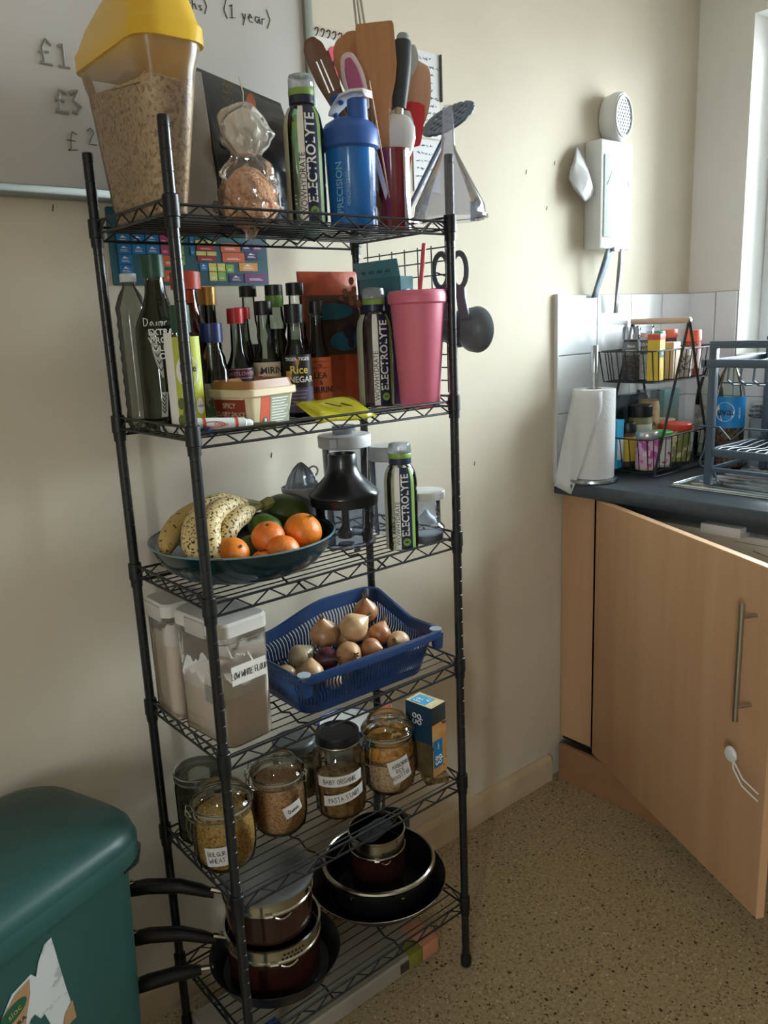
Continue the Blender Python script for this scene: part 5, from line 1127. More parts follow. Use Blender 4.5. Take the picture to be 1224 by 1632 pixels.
for k in range(NB):
    c_ = tp[k]; zt = rim_z(c_.x, c_.y); n_ = Vector((c_.x, c_.y, 0)).normalized()
    front = 1 if c_.y < -.08 else 0
    wd = .013 if front else .007
    R_.append([Vector((c_.x, c_.y, zt))+n_*o_+Vector((0, 0, dz)) for o_, dz in ((-.003, -.006), (-.002, 0), (wd*.4, .002), (wd*.9, 0), (wd, -.005), (wd, -.012 if front else -.008), (wd-.002, -.012 if front else -.008), (wd*.7, -.003))])
R_.append(R_[0]); b.loft(R_, False, False); b.build('rim', m_bb, bk, smooth=50)
for sx_ in (-1, 1):
    MB().lathe([(0, 0), (.0115, 0), (.0115, .002), (0, .0022)], 22, c=(sx_*.150, -.104, .0870)).build('round_pad', mat('grey_pad', '#9aa3ab', .6), bk)
    rbox(MB(), .020, .014, .048, .084, .005, c=(sx_*.150, -.108), w1=.026).build('corner_foot', m_bb, bk)
ms = [mat('onion_skin_'+n, c_, .38, spec=.5, noise=(5, c2, 4, (14, 14, 1)), coat=.15) for n, c_, c2 in (('gold', '#a8794f', '#bd9066'), ('tan', '#b58d63', '#c9a67c'), ('copper', '#96603c', '#b07a52'), ('red', '#3d1722', '#5a2734'), ('grey', '#8f7b5c', '#a59372'))]
m_root = mat('dry_onion_neck', '#6d5636', .8)
def onion(lab, p, r, m, rot, grp='onions in the blue basket', neck=1, nm='onion'):
    t_ = thing(nm, lab, 'onion' if nm == 'onion' else nm, (p[0], p[1], p[2]), 0, grp if nm == 'onion' else None, rot=rot)
    pr = []
    for i in range(19):
        a = -PI/2+PI*i/18; rr_ = r*math.cos(a); z = r*.9*math.sin(a)
        if a > .75: q = (a-.75)/(PI/2-.75); rr_ = rr_*(1-.1*q)+.10*r*q; z += r*.34*q**2*neck
        pr.append((rr_ if i else 0, z))
    pr.append((.05*r, pr[-1][1]+.002)); pr.append((0, pr[-1][1]))
    MB().lathe(pr, 26).build('bulb', m, t_, smooth=70)
    z0 = pr[-3][1]; b = MB()
    for k in range(4): b.tube([(.002*math.cos(k*1.6), .002*math.sin(k*1.6), z0-.003), (.003*math.cos(k*1.6), .003*math.sin(k*1.6), z0+.004), (.005*math.cos(k*1.6+.4), .005*math.sin(k*1.6+.4), z0+.009*neck)], [.0022, .0016, .0004], 5)
    b.build('dry_neck', m_root, t_); return t_
for lab, x, y, z, r, mi, rot in (
 ('onion highest at the back of the basket, neck pointing up', .407, .146, .797, .0245, 2, (.1, -.1, 0)),
 ('large pale onion in the middle of the pile, neck tipped to the right', .356, .120, .784, .0285, 1, (.5, 1.0, .3)),
 ('large round onion left of the middle, neck pointing up', .318, .164, .770, .0285, 0, (.1, -.2, 0)),
 ('copper onion in the shade right of the top one', .400, .096, .765, .0225, 2, (.4, .5, 1)),
 ('onion with a broad side at the front middle, touching the red onion', .316, .086, .751, .0245, 0, (1.2, -.5, 0)),
 ('greyish onion at the left back of the pile', .248, .146, .748, .0250, 4, (.9, .2, 1)),
 ('purple red onion lying left of the front middle onion', .284, .114, .743, .0240, 3, (.9, 1.1, -.5)),
 ('small onion at the left front, half under a paler one', .207, .136, .728, .0205, 1, (.4, -.9, 0)),
 ('smooth pale onion at the front left of the pile', .238, .098, .735, .0235, 1, (.3, .2, 2)),
 ('small onion with its root end forward, front right', .360, .074, .752, .0215, 2, (1.5, .2, .4)),
 ('onion with a loose papery neck at the right end of the pile', .418, .062, .752, .0225, 1, (.3, -1.0, .2)),
 ('onion low at the far left by the basket wall', .200, .170, .722, .0190, 4, (.8, 0, 1)),
 ('tiny onion peeping over the front rim', .264, .068, .722, .0170, 1, (.2, .4, 0)),
 ('onion tucked behind the large pale one', .356, .172, .752, .0230, 0, (.4, .4, 1)),
 ('onion at the bottom of the basket under the pile, left', .240, .130, .718, .0215, 0, (1, 1, 1)),
 ('onion at the bottom of the basket under the pile, middle', .300, .135, .716, .0215, 1, (1, .2, 1)),
 ('onion at the bottom of the basket under the pile, right', .365, .120, .716, .0215, 0, (.2, 1, 1)),
 ('onion at the bottom of the basket under the topmost one', .410, .130, .740, .0215, 0, (.2, .3, 1))):
    onion(lab, (x, y, z), r, ms[mi], rot)

# ================================================================== FIFTH SHELF
m_jar = thin('jar_glass', '#eceee8', .02); m_wire = mat('steel_wire', '#c9c7c0', .25, metal=1.)
mlab = mat('white_sticker', '#cdcac6', .6)
def clip_jar(lab, loc, r, H, fillc, lev, lines, la, grp=None, tilt=.0, lab_z=.5, fan=None, lw=.62):
    t_ = thing('storage_jar', lab, 'jar', (loc[0], loc[1], D5+.0005), 0, grp); hb = H*.74
    MB().lathe([(0, .001), (r*.62, 0), (r*.80, .004), (r*.94, hb*.14), (r, hb*.34), (r, hb*.66), (r*.95, hb*.86), (r*.86, hb*.96), (r*.84, hb), (r*.88, hb+.003), (r*.88, hb+.008)], 40).build('jar_body', m_jar, t_)
    k = .003; f_ = hb*lev
    pr = [(0, .005), (r*.60, .005), (r*.78-k*.5, .008), (r*.93-k, hb*.15), (r-k, hb*.35)]; 
    if lev > .68: pr += [(r-k, hb*.66), (r*.95-k, hb*min(lev, .86))]
    if lev > .9: pr += [(r*.86-k, hb*.95)]
    pr += [(pr[-1][0], f_), (pr[-1][0]*.5, f_+.003), (0, f_+.002)]
    o = MB().lathe(pr, 36).build('contents', fillc, t_); o['kind'] = 'stuff'
    MB().lathe([(r*.90, hb+.006), (r*.93, hb+.007), (r*.93, hb+.011), (r*.90, hb+.012)], 36).build('rubber_seal', mat('clear_rubber_seal', '#8f8a7c', .6), t_)
    MB().lathe([(r*.88, hb+.011), (r*.97, hb+.012), (r*.98, hb+.018), (r*.90, hb+.024), (r*.80, hb+.027), (r*.76, H-.004), (r*.70, H), (r*.3, H-.001), (r*.22, H-.004), (r*.12, H-.0025), (0, H-.003)], 40).build('glass_lid', m_jar, t_)
    b = MB(); b.tube([(r*.97*math.cos(q), r*.97*math.sin(q), hb+.016) for q in [2*PI*i/36 for i in range(36)]], .0011, 6, closed=True)
    b.tube([(r*.90*math.cos(q), r*.90*math.sin(q), hb-.004) for q in [2*PI*i/36 for i in range(36)]], .0013, 6, closed=True); b.build('wire_bands', m_wire, t_)
    fc = face_to(loc[0], loc[1]); q = fan if fan is not None else fc-1.25
    def P(rr_, w_, z): return (rr_*math.cos(q)-w_*math.sin(q), rr_*math.sin(q)+w_*math.cos(q), z)
    b = MB(); b.tube([P(r*.97, -.010, hb+.016), P(r*1.10, -.010, hb+.020), P(r*1.16, -.008, hb+.004), P(r*1.0, -.011, hb-.006)], .0011, 6); b.tube([P(r*.97, .010, hb+.016), P(r*1.10, .010, hb+.020), P(r*1.16, .008, hb+.004), P(r*1.0, .011, hb-.006)], .0011, 6)
    b.tube([P(r*1.10, -.009, hb-.002), P(r*1.16, -.010, hb-.018), P(r*1.10, -.006, hb-.040), P(r*1.10, .006, hb-.040), P(r*1.16, .010, hb-.018), P(r*1.10, .009, hb-.002)], .0011, 6)
    b.tube([P(r*1.08, -.012, hb+.008), P(r*1.08, .012, hb+.008)], .0016, 6); b.build('clip', m_wire, t_)
    q2 = q+PI
    b = MB(); b.tube([(r*.97*math.cos(q2-.12), r*.97*math.sin(q2-.12), hb+.016), (r*1.1*math.cos(q2-.1), r*1.1*math.sin(q2-.1), hb+.012), (r*1.1*math.cos(q2+.1), r*1.1*math.sin(q2+.1), hb+.012), (r*.97*math.cos(q2+.12), r*.97*math.sin(q2+.12), hb+.016)], .0012, 6); b.tube([(r*1.06*math.cos(q2), r*1.06*math.sin(q2), hb+.016), (r*1.05*math.cos(q2), r*1.05*math.sin(q2), hb-.006), (r*.9*math.cos(q2), r*.9*math.sin(q2), hb-.006)], .0012, 6); b.build('hinge', m_wire, t_)
    if lines:
        a = fc+la; nn = len(lines); lh = .0125*nn+.010; wd = lw/2; zc = hb*lab_z; rr_ = r+.0007
        b = MB(); rows = []
        for s_ in (-1, 1): rows.append([Vector((rr_*math.cos(a+wd*(2*i/10-1)-s_*lh/2*math.sin(tilt)/r), rr_*math.sin(a+wd*(2*i/10-1)-s_*lh/2*math.sin(tilt)/r), zc+s_*lh/2+math.tan(tilt)*r*wd*(2*i/10-1))) for i in range(11)])
        b.loft(rows, False, False, False); b.build('label', mlab, t_)
        b = MB()
        for i, s in enumerate(lines):
            f2 = fn_cyl(rr_+.0004, a, zc+(nn/2-.5-i)*.0125, tilt); pen(b, s, .0085, lambda x, y, f2=f2: f2(x*.82, y), .00045, .06, .16)
        b.build('handwriting', ink, t_)
    return t_
m_bul = mat('bulgur_grain', '#ab8340', .85, grain=(330, '#cba55d', '#80592a')); m_qui = mat('quinoa_grain', '#b8865a', .85, grain=(380, '#d2a67b', '#875a38'))
m_arb = mat('rice_grain', '#bc9a78', .8, grain=(300, '#d8bb9a', '#92704f')); m_pas = mat('pasta_pieces', '#7a5530', .7, grain=(150, '#94703e', '#4d3319'))
clip_jar('clip-top jar of golden bulgur wheat standing behind the front left post', (.046, .1150), .0545, .142, m_bul, .93, ['BULGUR', 'WHEAT'], -.30, lab_z=.42, tilt=.12, lw=.75)
clip_jar('clip-top jar of quinoa with a tilted white label, second from the left', (.171, .133), .0520, .138, m_qui, .95, ['Quinoa'], .48, tilt=.30, lab_z=.60, lw=.68, fan=face_to(.17, .13)-1.9)
t_ = clip_jar('clip-top jar of arborio rice with orange pasta on top, next to the carton', (.408, .095), .0545, .152, m_arb, .62, ['ARBORIO', 'RICE', '(RISOTTO)'], .42, tilt=.28, lab_z=.56, fan=face_to(.41, .1)-.75, lw=.78)
o = MB().lathe([(.050, .078), (.0515, .086), (.0485, .098), (.042, .108), (.02, .116), (0, .114)], 30).build('orange_pasta', mat('orange_pasta', '#c48232', .6, grain=(120, '#dba24c', '#9a5f22'), noise=None), t_); o['kind'] = 'stuff'
b = MB(); rnd = random.Random(5)
for i in range(16): q = rnd.uniform(0, 6.28); rr_ = rnd.uniform(0, .028); p = Vector((rr_*math.cos(q), rr_*math.sin(q), .122+rnd.uniform(0, .012))); q2 = rnd.uniform(0, 6.28); b.tube([p, p+Vector((.006*math.cos(q2), .006*math.sin(q2), .004)), p+Vector((.012*math.cos(q2+.5), .012*math.sin(q2+.5), 0))], .0024, 6)
o = b.build('pasta_curls', mat('pale_pasta', '#cdb26a', .6), t_); o['kind'] = 'stuff'
rbox(MB(), .020, .006, .104, .120, .002, c=(.0535*math.cos(face_to(.41, .1)-.75), .0535*math.sin(face_to(.41, .1)-.75))).build('blue_latch', mat('blue_steel', '#3a4a6c', .35, metal=.6), t_)
# pasta jar with dark screw lid
pj_ = thing('pasta_jar', 'ribbed glass jar with a dark metal screw lid and two handwritten strips', 'jar', (.289, .100, D5+.0005)); r = .0485; H = .166
rg = []
for z, rr_, am in ((0, .035, 0), (.003, .044, .01), (.012, r, .018), (.095, r, .018), (.110, r*.99, .006), (.122, r*.96, 0), (.132, r*.84, 0), (.136, r*.80, 0), (.150, r*.80, 0)): rg.append([Vector((rr_*(1+am*math.cos(18*q))*math.cos(q), rr_*(1+am*math.cos(18*q))*math.sin(q), z)) for q in [2*PI*i/108 for i in range(108)]])
MB().loft(rg, True, False).build('jar_body', m_jar, pj_)
o = MB().lathe([(0, .005), (.040, .005), (r-.004, .014), (r-.004, .074), (.03, .078), (0, .076)], 30).build('pasta', m_pas, pj_); o['kind'] = 'stuff'
MB().lathe([(r*.82, .142), (r*.87, .143), (r*.87, .162), (r*.85, .1655), (r*.74, .1655), (r*.71, .1635), (r*.5, .1635), (0, .1638)], 44).build('lid', mat('dark_metal_lid', '#2b2c2e', .3, metal=.7), pj_)
MB().lathe([(r*.872, .143), (r*.885, .1445), (r*.885, .147), (r*.872, .148)], 40).build('lid_edge', mat('steel_lid_edge', '#9c9890', .25, metal=1), pj_)
fc = face_to(.289, .100)
for z0, tl, s, aw in ((.086, .10, 'BABY ORGANIC', (-.95, .95)), (.050, .22, 'PASTA STARS', (-.70, 1.0))):
    b = MB(); rows = []
    for s_ in (-1, 1): rows.append([Vector(((r*1.022)*math.cos(fc+aw[0]+(aw[1]-aw[0])*i/14), (r*1.022)*math.sin(fc+aw[0]+(aw[1]-aw[0])*i/14), z0+s_*.0105+math.tan(tl)*r*(aw[0]+(aw[1]-aw[0])*i/14))) for i in range(15)])
    b.loft(rows, False, False, False); b.build('label', mlab, pj_)
    b = MB(); f2 = fn_cyl(r*1.030, fc+sum(aw)/2, z0+math.tan(tl)*r*sum(aw)/2, tl); pen(b, s, .0100, lambda x, y: f2(x*.74, y), .0005, .07, .16); b.build('handwriting', ink, pj_)
# darker jar behind on the left
t_ = thing('storage_jar', 'tall dark-filled jar with a glass lid in the back left corner of the fifth shelf', 'jar', (.056, .2165, D5+.0005)); r = .046
MB().lathe([(0, 0), (r*.9, 0), (r, .006), (r, .105), (r*.94, .116), (r*.9, .12)], 36).build('jar_body', m_jar, t_)
o = MB().lathe([(0, .004), (r*.9, .004), (r-.003, .01), (r-.003, .085), (0, .088)], 30).build('contents', mat('dark_lentils', '#3a3526', .8, grain=(240, '#4b4531', '#231f16')), t_); o['kind'] = 'stuff'
MB().lathe([(r*.92, .117), (r*1.0, .118), (r*1.0, .122), (r*.95, .127), (r*.93, .131), (r*.8, .136), (0, .137)], 40).build('glass_lid', thin('grey_glass_lid', '#c3c6bf', .05, haze=.12), t_)
b = MB()
for z in (.121, .131): b.tube([(r*.985*math.cos(q), r*.985*math.sin(q), z) for q in [2*PI*i/36 for i in range(36)]], .0011, 5, closed=True)
b.build('lid_rings', m_wire, t_)
fc = face_to(.056, .2165); b = MB(); patch(b, r+.0006, fc-.15, fc+.55, .040, .072, 8); b.build('label', mat('grey_sticker', '#8d8c8a', .6), t_)
b = MB(); [b.tube([fn_cyl(r+.001, fc+.2, .058)(-.012+.003*k, .004*math.sin(2.2*k+j)-j*.009) for k in range(8)], .0005, 4) for j in range(2)]; b.build('handwriting', ink, t_)
# back row: grey lidded jar, white tub with blue rim, red lentils, carton
t_ = thing('storage_jar', 'low glass jar with a dark grey lid, seen through the deck behind the quinoa', 'jar', (.262, .2140, D5+.0005)); r = .044
MB().lathe([(0, 0), (r*.92, 0), (r, .005), (r, .085), (r*.9, .098)], 32).build('jar_body', m_jar, t_)
o = MB().lathe([(0, .004), (r*.92, .004), (r-.003, .01), (r-.003, .055), (0, .058)], 28).build('contents', mat('pale_flakes', '#9a8a63', .8, grain=(170, '#b5a67e', '#6e6044')), t_); o['kind'] = 'stuff'
MB().lathe([(r*.88, .096), (r*.98, .097), (r*.98, .111), (r*.9, .114), (r*.6, .1135), (0, .1135)], 36).build('lid', mat('dark_grey_lid', '#4c4f4d', .35), t_)
t_ = thing('round_tub', 'white round tub with a blue-edged lid at the back of the fifth shelf', 'tub', (.395, .2120, D5+.0005))
MB().lathe([(0, 0), (.044, 0), (.046, .003), (.058, .095)], 36).build('tub_body', mat('white_tub', '#b9b9b8', .4), t_)
MB().lathe([(.0575, .092), (.0620, .093), (.0625, .103), (.0600, .1055), (.057, .104)], 44).build('blue_rim', mat('blue_rim_plastic', '#2c4689', .35), t_)
MB().lathe([(.0575, .1035), (.05, .1015), (0, .1015)], 36).build('lid', mat('milk_white_lid', '#c3c1bd', .35), t_)
pouch('lentil_bag', 'clear bag of red lentils slumped between the rice jar and the carton', mat('red_lentils', '#a35a40', .7, grain=(260, '#b96f52', '#7d3d2a')), .062, .105, .040, (.483, .205, D5+.001), .1, .004, 0, 'bag', seed=9)
cb = thing('food_carton', 'blue and brown food carton with a shop logo, right end of the fifth shelf', 'carton', (.486, .066, D5+.020), .12)
mcf = mat('dark_carton_side', '#232826', .45)
MB().box(-.022, .022, -.034, .034, .0, .150).build('carton_body', mcf, cb, bevel=.001)
b = MB(); b.box(-.0215, .0215, -.0346, -.0340, .0, .112); b.build('food_picture', mat('food_photo_print', '#a8733a', .5, noise=(22, '#c79a5e', 4), blotch=(30, .62, '#6d2f1d')), cb, smooth=0)
b = MB(); b.box(-.019, .008, -.0352, -.0346, .018, .078); b.build('blue_panel', mat('bright_blue_print', '#1d6d9e', .45), cb, smooth=0)
b = MB(); b.box(-.0226, -.0220, -.0335, .0335, .070, .149); b.build('blue_side', mat('navy_carton_print', '#1a3a52', .5), cb, smooth=0)
b = MB(); b.box(-.0226, -.0220, -.0335, .0335, .0, .0699); b.build('side_photo', mat('brown_side_photo', '#4d4028', .5, noise=(20, '#6d5c38', 4)), cb, smooth=0)
b = MB(); b.box(-.0215, .0215, -.0335, .0335, .1500, .1506); b.build('top_photo', mat('cream_top_photo', '#b59c6b', .5, noise=(30, '#d6c69c', 3)), cb, smooth=0)
b = MB(); b.box(-.018, .014, -.014, .026, .1506, .1511); b.build('top_panel', mat('light_blue_print', '#3b9ac4', .45), cb, smooth=0)
def coop(b, M, s=1.):      # the four-ring cloverleaf logo: co over op
    for (cx, cy, a0, a1, tail) in ((-.0042, .0042, .7, 5.6, 0), (.0042, .0042, 0, 6.283, 0), (-.0042, -.0042, 0, 6.283, 0), (.0042, -.0042, 0, 6.283, 1)):
        n_ = 12; pts = [M @ Vector(((cx+.0030*math.cos(a0+(a1-a0)*i/n_))*s, (cy+.0030*math.sin(a0+(a1-a0)*i/n_))*s, 0)) for i in range(n_+1)]
        b.tube(pts, .00075*s, 5)
        if tail: b.tube([M @ Vector(((cx-.003)*s, cy*s, 0)), M @ Vector(((cx-.003)*s, (cy-.006)*s, 0))], .00075*s, 5)
for Mc, sc_ in ((T((-.0055, -.0356, .034), (PI/2, -PI/2, 0)), 1.25), (T((-.0230, .004, .118), (PI/2, -PI/2, -PI/2)), 1.5), (T((-.008, .012, .1512)), 1.05)):
    b = MB(); coop(b, Mc, sc_); b.build('logo', wtm, cb)
b = MB(); text_flat(b, '£1', .012, T((.004, -.006, .1513)), bold=True); text_flat(b, 'Apple', .006, T((-.0055, -.0356, .064), (PI/2, -PI/2, 0))); b.build('lettering', wtm, cb, smooth=0)
fj = thing('nut_packet', 'small clear packet of nuts lying under the carton at the shelf corner', 'packet', (.488, .046, D5+.0005), -.4)
rbox(MB(), .050, .040, 0, .018, .006).build('packet_body', mat('nuts_in_film', '#5b4a30', .35, grain=(110, '#8f7443', '#2b2218'), coat=.4), fj)

# ================================================================== BOTTOM SHELF: PANS
m_ns = mat('black_nonstick', '#101112', .35, spec=.5); m_brn = mat('dark_brown_enamel', '#2f1712', .25, coat=.4); m_hd = mat('black_bakelite', '#0d0e0f', .35, spec=.5); m_pst = mat('polished_steel', '#c4bfb3', .18, metal=1.)
def pan_handle(par, ang, r, z, L_, rise=.03, drop=0., w_=.011):
    q = ang; e = Vector((math.cos(q), math.sin(q), 0)); s_ = Vector((-e.y, e.x, 0)); b = MB()
    b.tube([e*(r-.004)+Vector((0, 0, z)), e*(r+.022)+Vector((0, 0, z+rise*.3))], .0055, 8); b.build('handle_bracket', m_pst, par)
    b = MB(); R_ = []
    for f_, hw, ht, dz in ((0, .009, .009, .0), (.12, .011, .0125, .3), (.35, w_*1.15, .0140, .75), (.7, w_*1.3, .0140, 1.), (.92, w_*1.3, .0125, .95), (1, w_*.8, .007, .9)):
        c_ = e*(r+.018+L_*f_)+Vector((0, 0, z+rise*dz-drop*f_)); R_.append([c_+s_*hw*math.cos(a)+Vector((0, 0, ht*math.sin(a))) for a in [2*PI*i/12 for i in range(12)]])
    b.loft(R_); b.build('handle', m_hd, par)
    b = MB(); c_ = e*(r+.018+L_*.90)+Vector((0, 0, z+rise-drop*.9+.0135)); b.tube([c_+e*.012*math.cos(a)+s_*.005*math.sin(a) for a in [2*PI*i/18 for i in range(18)]], .0012, 5, closed=True); b.build('hanging_ring', m_pst, par)
hl = math.radians(152)
fp_ = thing('frying_pan', 'black frying pan under the two brown saucepans, handle to the left', 'pan', (.134, .128, D6+.0005))
MB().lathe([(0, 0), (.098, 0), (.104, .003), (.1235, .040), (.1250, .041), (.1245, .043), (.1215, .041), (.101, .006), (0, .005)], 56).build('pan_body', m_ns, fp_); pan_handle(fp_, hl+.10, .122, .036, .135, .012, .012, .012)
def saucepan(lab, loc, z, r, h, lid, ha, hang=.15, rise=.03, holes=True):
    t_ = thing('saucepan', lab, 'saucepan', (loc[0], loc[1], z)); zb = h*.72
    MB().lathe([(0, 0), (r*.93, 0), (r*.97, .004), (r, zb), (r*.995, zb), (r*.985, zb), (r*.95, .006), (0, .005)], 52).build('pan_body', m_brn, t_)
    MB().lathe([(r*.98, zb-.001), (r*1.01, zb), (r*1.035, zb+.002), (r*1.035, zb+.005), (r*1.01, zb+.007), (r*1.01, h-.006), (r*1.04, h-.004), (r*1.045, h), (r*1.0, h), (r*.985, zb)], 56).build('steel_rim', m_pst, t_)
    q0 = face_to(loc[0], loc[1], .05)
    if holes:
        b = MB()
        for i in range(6):
            for j in range(2):
                a = q0+.10+i*.085+j*.04; zz = zb+.010+j*.008
                c_ = Vector(((r*1.012)*math.cos(a), (r*1.012)*math.sin(a), zz)); s_ = Vector((-math.sin(a), math.cos(a), 0)); b.add([c_+s_*.0026*math.cos(k*PI/4)+Vector((0, 0, .0026*math.sin(k*PI/4))) for k in range(8)], [tuple(range(8))])
        b.build('strainer_holes', m_dark, t_, smooth=0)
    b = MB(); a0 = q0-.16
    for a in (q0-.38, q0-.04):
        e = Vector((math.cos(a), math.sin(a), 0))
    b.tube([Vector((r*1.035*math.cos(q0+.05+k*.06), r*1.035*math.sin(q0+.05+k*.06), zb-.001-.006*math.sin(PI*k/6))) for k in range(7)], .0016, 6); b.tube([Vector((r*1.03*math.cos(a0+k*.04), r*1.03*math.sin(a0+k*.04), zb+.004)) for k in range(5)], .0042, 8); b.build('pouring_lip', m_pst, t_)
    pan_handle(t_, ha, r, zb+.004, hang, rise)
    if lid:
        MB().lathe([(r*1.0, h+.0005), (r*1.06, h+.001), (r*1.065, h+.006), (r*1.0, h+.008), (r*.93, h+.0095), (r*.5, h+.012), (0, h+.0125)], 52).build('lid', mat('brushed_lid_steel', '#a9aaa6', .35, metal=.85, noise=(3, '#8f918e', 2)), t_)
    return t_
saucepan('lower brown saucepan with a perforated steel rim, in the left stack', (.130, .124), D6+.0065, .088, .108, False, hl, .165, .035)
saucepan('upper brown saucepan with a wide steel rim and flat steel lid, left stack', (.128, .126), D6+.1155, .082, .088, True, hl-.05, .165, .034, False)
f2p = thing('frying_pan', 'wide black shallow pan with a pale rim edge under the casserole on the right', 'pan', (.409, .152, D6+.0005))
MB().lathe([(0, 0), (.100, 0), (.106, .003), (.1455, .044), (.1470, .045), (.1460, .047), (.1425, .045), (.104, .006), (0, .005)], 60).build('pan_body', m_ns, f2p)
MB().tube([(.1466*math.cos(q), .1466*math.sin(q), .0462) for q in [2*PI*i/60 for i in range(60)]], .0011, 6, closed=True).build('rim_edge', m_pst, f2p)
cas = thing('casserole_pan', 'black casserole pan with a polished steel rim, holding a small brown saucepan', 'pan', (.408, .144, D6+.0072))
MB().lathe([(0, 0), (.092, 0), (.100, .006), (.113, .040), (.1165, .082), (.1145, .082), (.111, .042), (.097, .009), (0, .006)], 56).build('pan_body', m_ns, cas)
MB().lathe([(.1160, .078), (.1195, .080), (.1210, .084), (.1195, .088), (.1150, .090), (.1125, .088), (.1135, .083)], 60).build('steel_rim', m_pst, cas)
for q in (face_to(.41, .144)-.55, face_to(.41, .144)+.4): MB().lathe([(0, 0), (.0035, 0), (.003, .002), (0, .003)], 12, M=T((.1155*math.cos(q), .1155*math.sin(q), .066), (0, PI/2, q))).build('rivet', m_pst, cas)
q = math.radians(38); e = Vector((math.cos(q), math.sin(q), 0)); s_ = Vector((-e.y, e.x, 0)); b = MB(); pts = []
for k in range(15): a = -PI/2*1.1+PI*1.1*k/14; pts.append(e*(.118+.040*math.cos(a))+s_*.038*math.sin(a)+Vector((0, 0, .086+.010*math.cos(a))))
b.tube(pts, .0085, 10, flat=.6); b.build('loop_handle', m_hd, cas)
sp_ = saucepan('small brown saucepan with a steel rim standing inside the black casserole', (.408, .146), D6+.0135, .0580, .150, False, math.radians(48), .105, .018, True)
gl_ = thing('oven_glove_handle', 'dark plastic pan protector lying across the small saucepan', 'pan protector', (.398, .138, D6+.1640), .2)
b = MB(); b.loft([[Vector((x, y, z)) for x, y in rrect(.088, .046, .020)] for z in (.0, .004)]); b.build('protector_pad', mat('dark_grey_felt', '#25292b', .8), gl_, bevel=.001)
# flat pack lying on the floor beneath the rack
pkf = thing('flat_package', 'long pale plastic-wrapped package lying flat on the floor under the rack', 'package', (.252, .160, 0), 0)
b = MB(); rbox(b, .500, .185, .001, .040, .006, e=.004); b.build('package_body', mat('pale_film_package', '#a59e8e', .4, coat=.3, noise=(7, '#8f8a7d', 3), bump=(12, .5)), pkf)
MB().box(.205, .2505, -.0935, -.02, .004, .0404).build('orange_end', mat('peach_print', '#b98062', .5), pkf, bevel=.001); MB().box(.165, .205, -.0936, -.060, .006, .0403).build('green_panel', mat('green_yellow_print', '#7d7c33', .5), pkf, bevel=.001)
b = MB(); b.box(.140, .164, -.0938, -.0928, .010, .032); b.build('dark_print', mat('dark_print', '#3a382f', .5), pkf)
b = MB(); b.prism([(-.17+.030*math.cos(a), .021+.017*math.sin(a)) for a in [2*PI*i/20 for i in range(20)]], -.0936, -.0926, 'xz'); b.box(-.20, -.13, -.0935, -.03, .0392, .0406); b.build('blue_print', mat('strong_blue_print', '#2c4f86', .5), pkf)

# ================================================================== ON THE WORKTOP
TZ = .9075
kr = thing('paper_towel_holder', 'roll of white kitchen paper on a steel stand, at the wall end of the worktop', 'paper towel', (1.308, .262, TZ))
MB().lathe([(0, 0), (.066, 0), (.068, .003), (.067, .009), (.060, .011), (0, .011)], 44).build('stand_base', m_ss, kr)
MB().lathe([(0, .01), (.0065, .01), (.0065, .290), (.0095, .291), (.0095, .362), (.0085, .364), (0, .364)], 20).build('pole', m_ss, kr)
m_pap = mat('quilted_white_paper', '#dadada', .9, bump=(190, .5))
MB().lathe([(.020, .012), (.056, .012), (.0575, .016), (.0575, .246), (.056, .250), (.020, .250), (.020, .012)], 48).build('paper_roll', m_pap, kr)
MB().lathe([(.0185, .013), (.0202, .013), (.0202, .2508), (.0185, .2508)], 28).build('card_tube', mat('brown_card', '#8a6f52', .8), kr)
# the loose sheet hangs in front, from the roll outward to the left
b = MB(); rows = []
a0 = face_to(1.308, .262)
e_v = Vector((math.cos(a0), math.sin(a0), 0)); e_s = Vector((-e_v.y, e_v.x, 0))      # e_s points to image right
for j in range(13):
    v = j/12; z = .246-.262*v
    l_ = -.054-.048*v; r_ = .022 if v < .16 else .022-.078*(v-.16)/.84
    row = []
    for i in range(9):
        u_ = i/8; s_ = l_+(r_-l_)*u_; d_ = math.sqrt(max(.0, .0585**2-min(abs(s_), .0585)**2)); d_ = max(d_, .024)+.012*v+.003*math.sin(3*u_+4*v)
        row.append(e_v*d_-e_s*(-s_)*1.0+Vector((0, 0, z-.012*v*(1-u_)*-1*.6-.016*u_*v)))
    rows.append(row)
b.loft(rows, False, False, False); ls = b.build('loose_sheet', mat('plain_white_paper', '#d2d3d3', .9, bump=(60, .2)), kr, solid=.0012, smooth=70)
# two-tier spice rack
sr = thing('spice_rack', 'two-tier black wire spice basket with a wooden carrying handle', 'spice rack', (1.575, .235, TZ))
wr = .0017; m_bw = mat('dark_wire', '#24282c', .35, spec=.5)
def basket(z0, z1, hx, hy, ex=.018):
    b = MB()
    def ring(z, ax, ay, r_): b.tube([Vector((x, y, z)) for x, y in rrect(2*ax, 2*ay, .020, 5)], r_, 6, closed=True)
    ring(z1, hx+ex, hy+.006, wr*1.3); ring(z0, hx, hy, wr)
    n = 13
    for i in range(n):
        x = -hx+2*hx*i/(n-1)*.999
        for s_ in (-1, 1): b.tube([(x*(1+ex/hx), s_*(hy+.006), z1), (x, s_*hy, z0)], wr*.8, 5)
        b.tube([(x, -hy, z0), (x, hy, z0)], wr*.8, 5)
    for j in range(7):
        y = -hy+2*hy*j/6
        for s_ in (-1, 1): b.tube([(s_*(hx+ex), y*1.05, z1), (s_*hx, y, z0)], wr*.8, 5)
    return b
basket(.258, .342, .150, .078).build('upper_basket', m_bw, sr); basket(.016, .108, .165, .080).build('lower_basket', m_bw, sr)
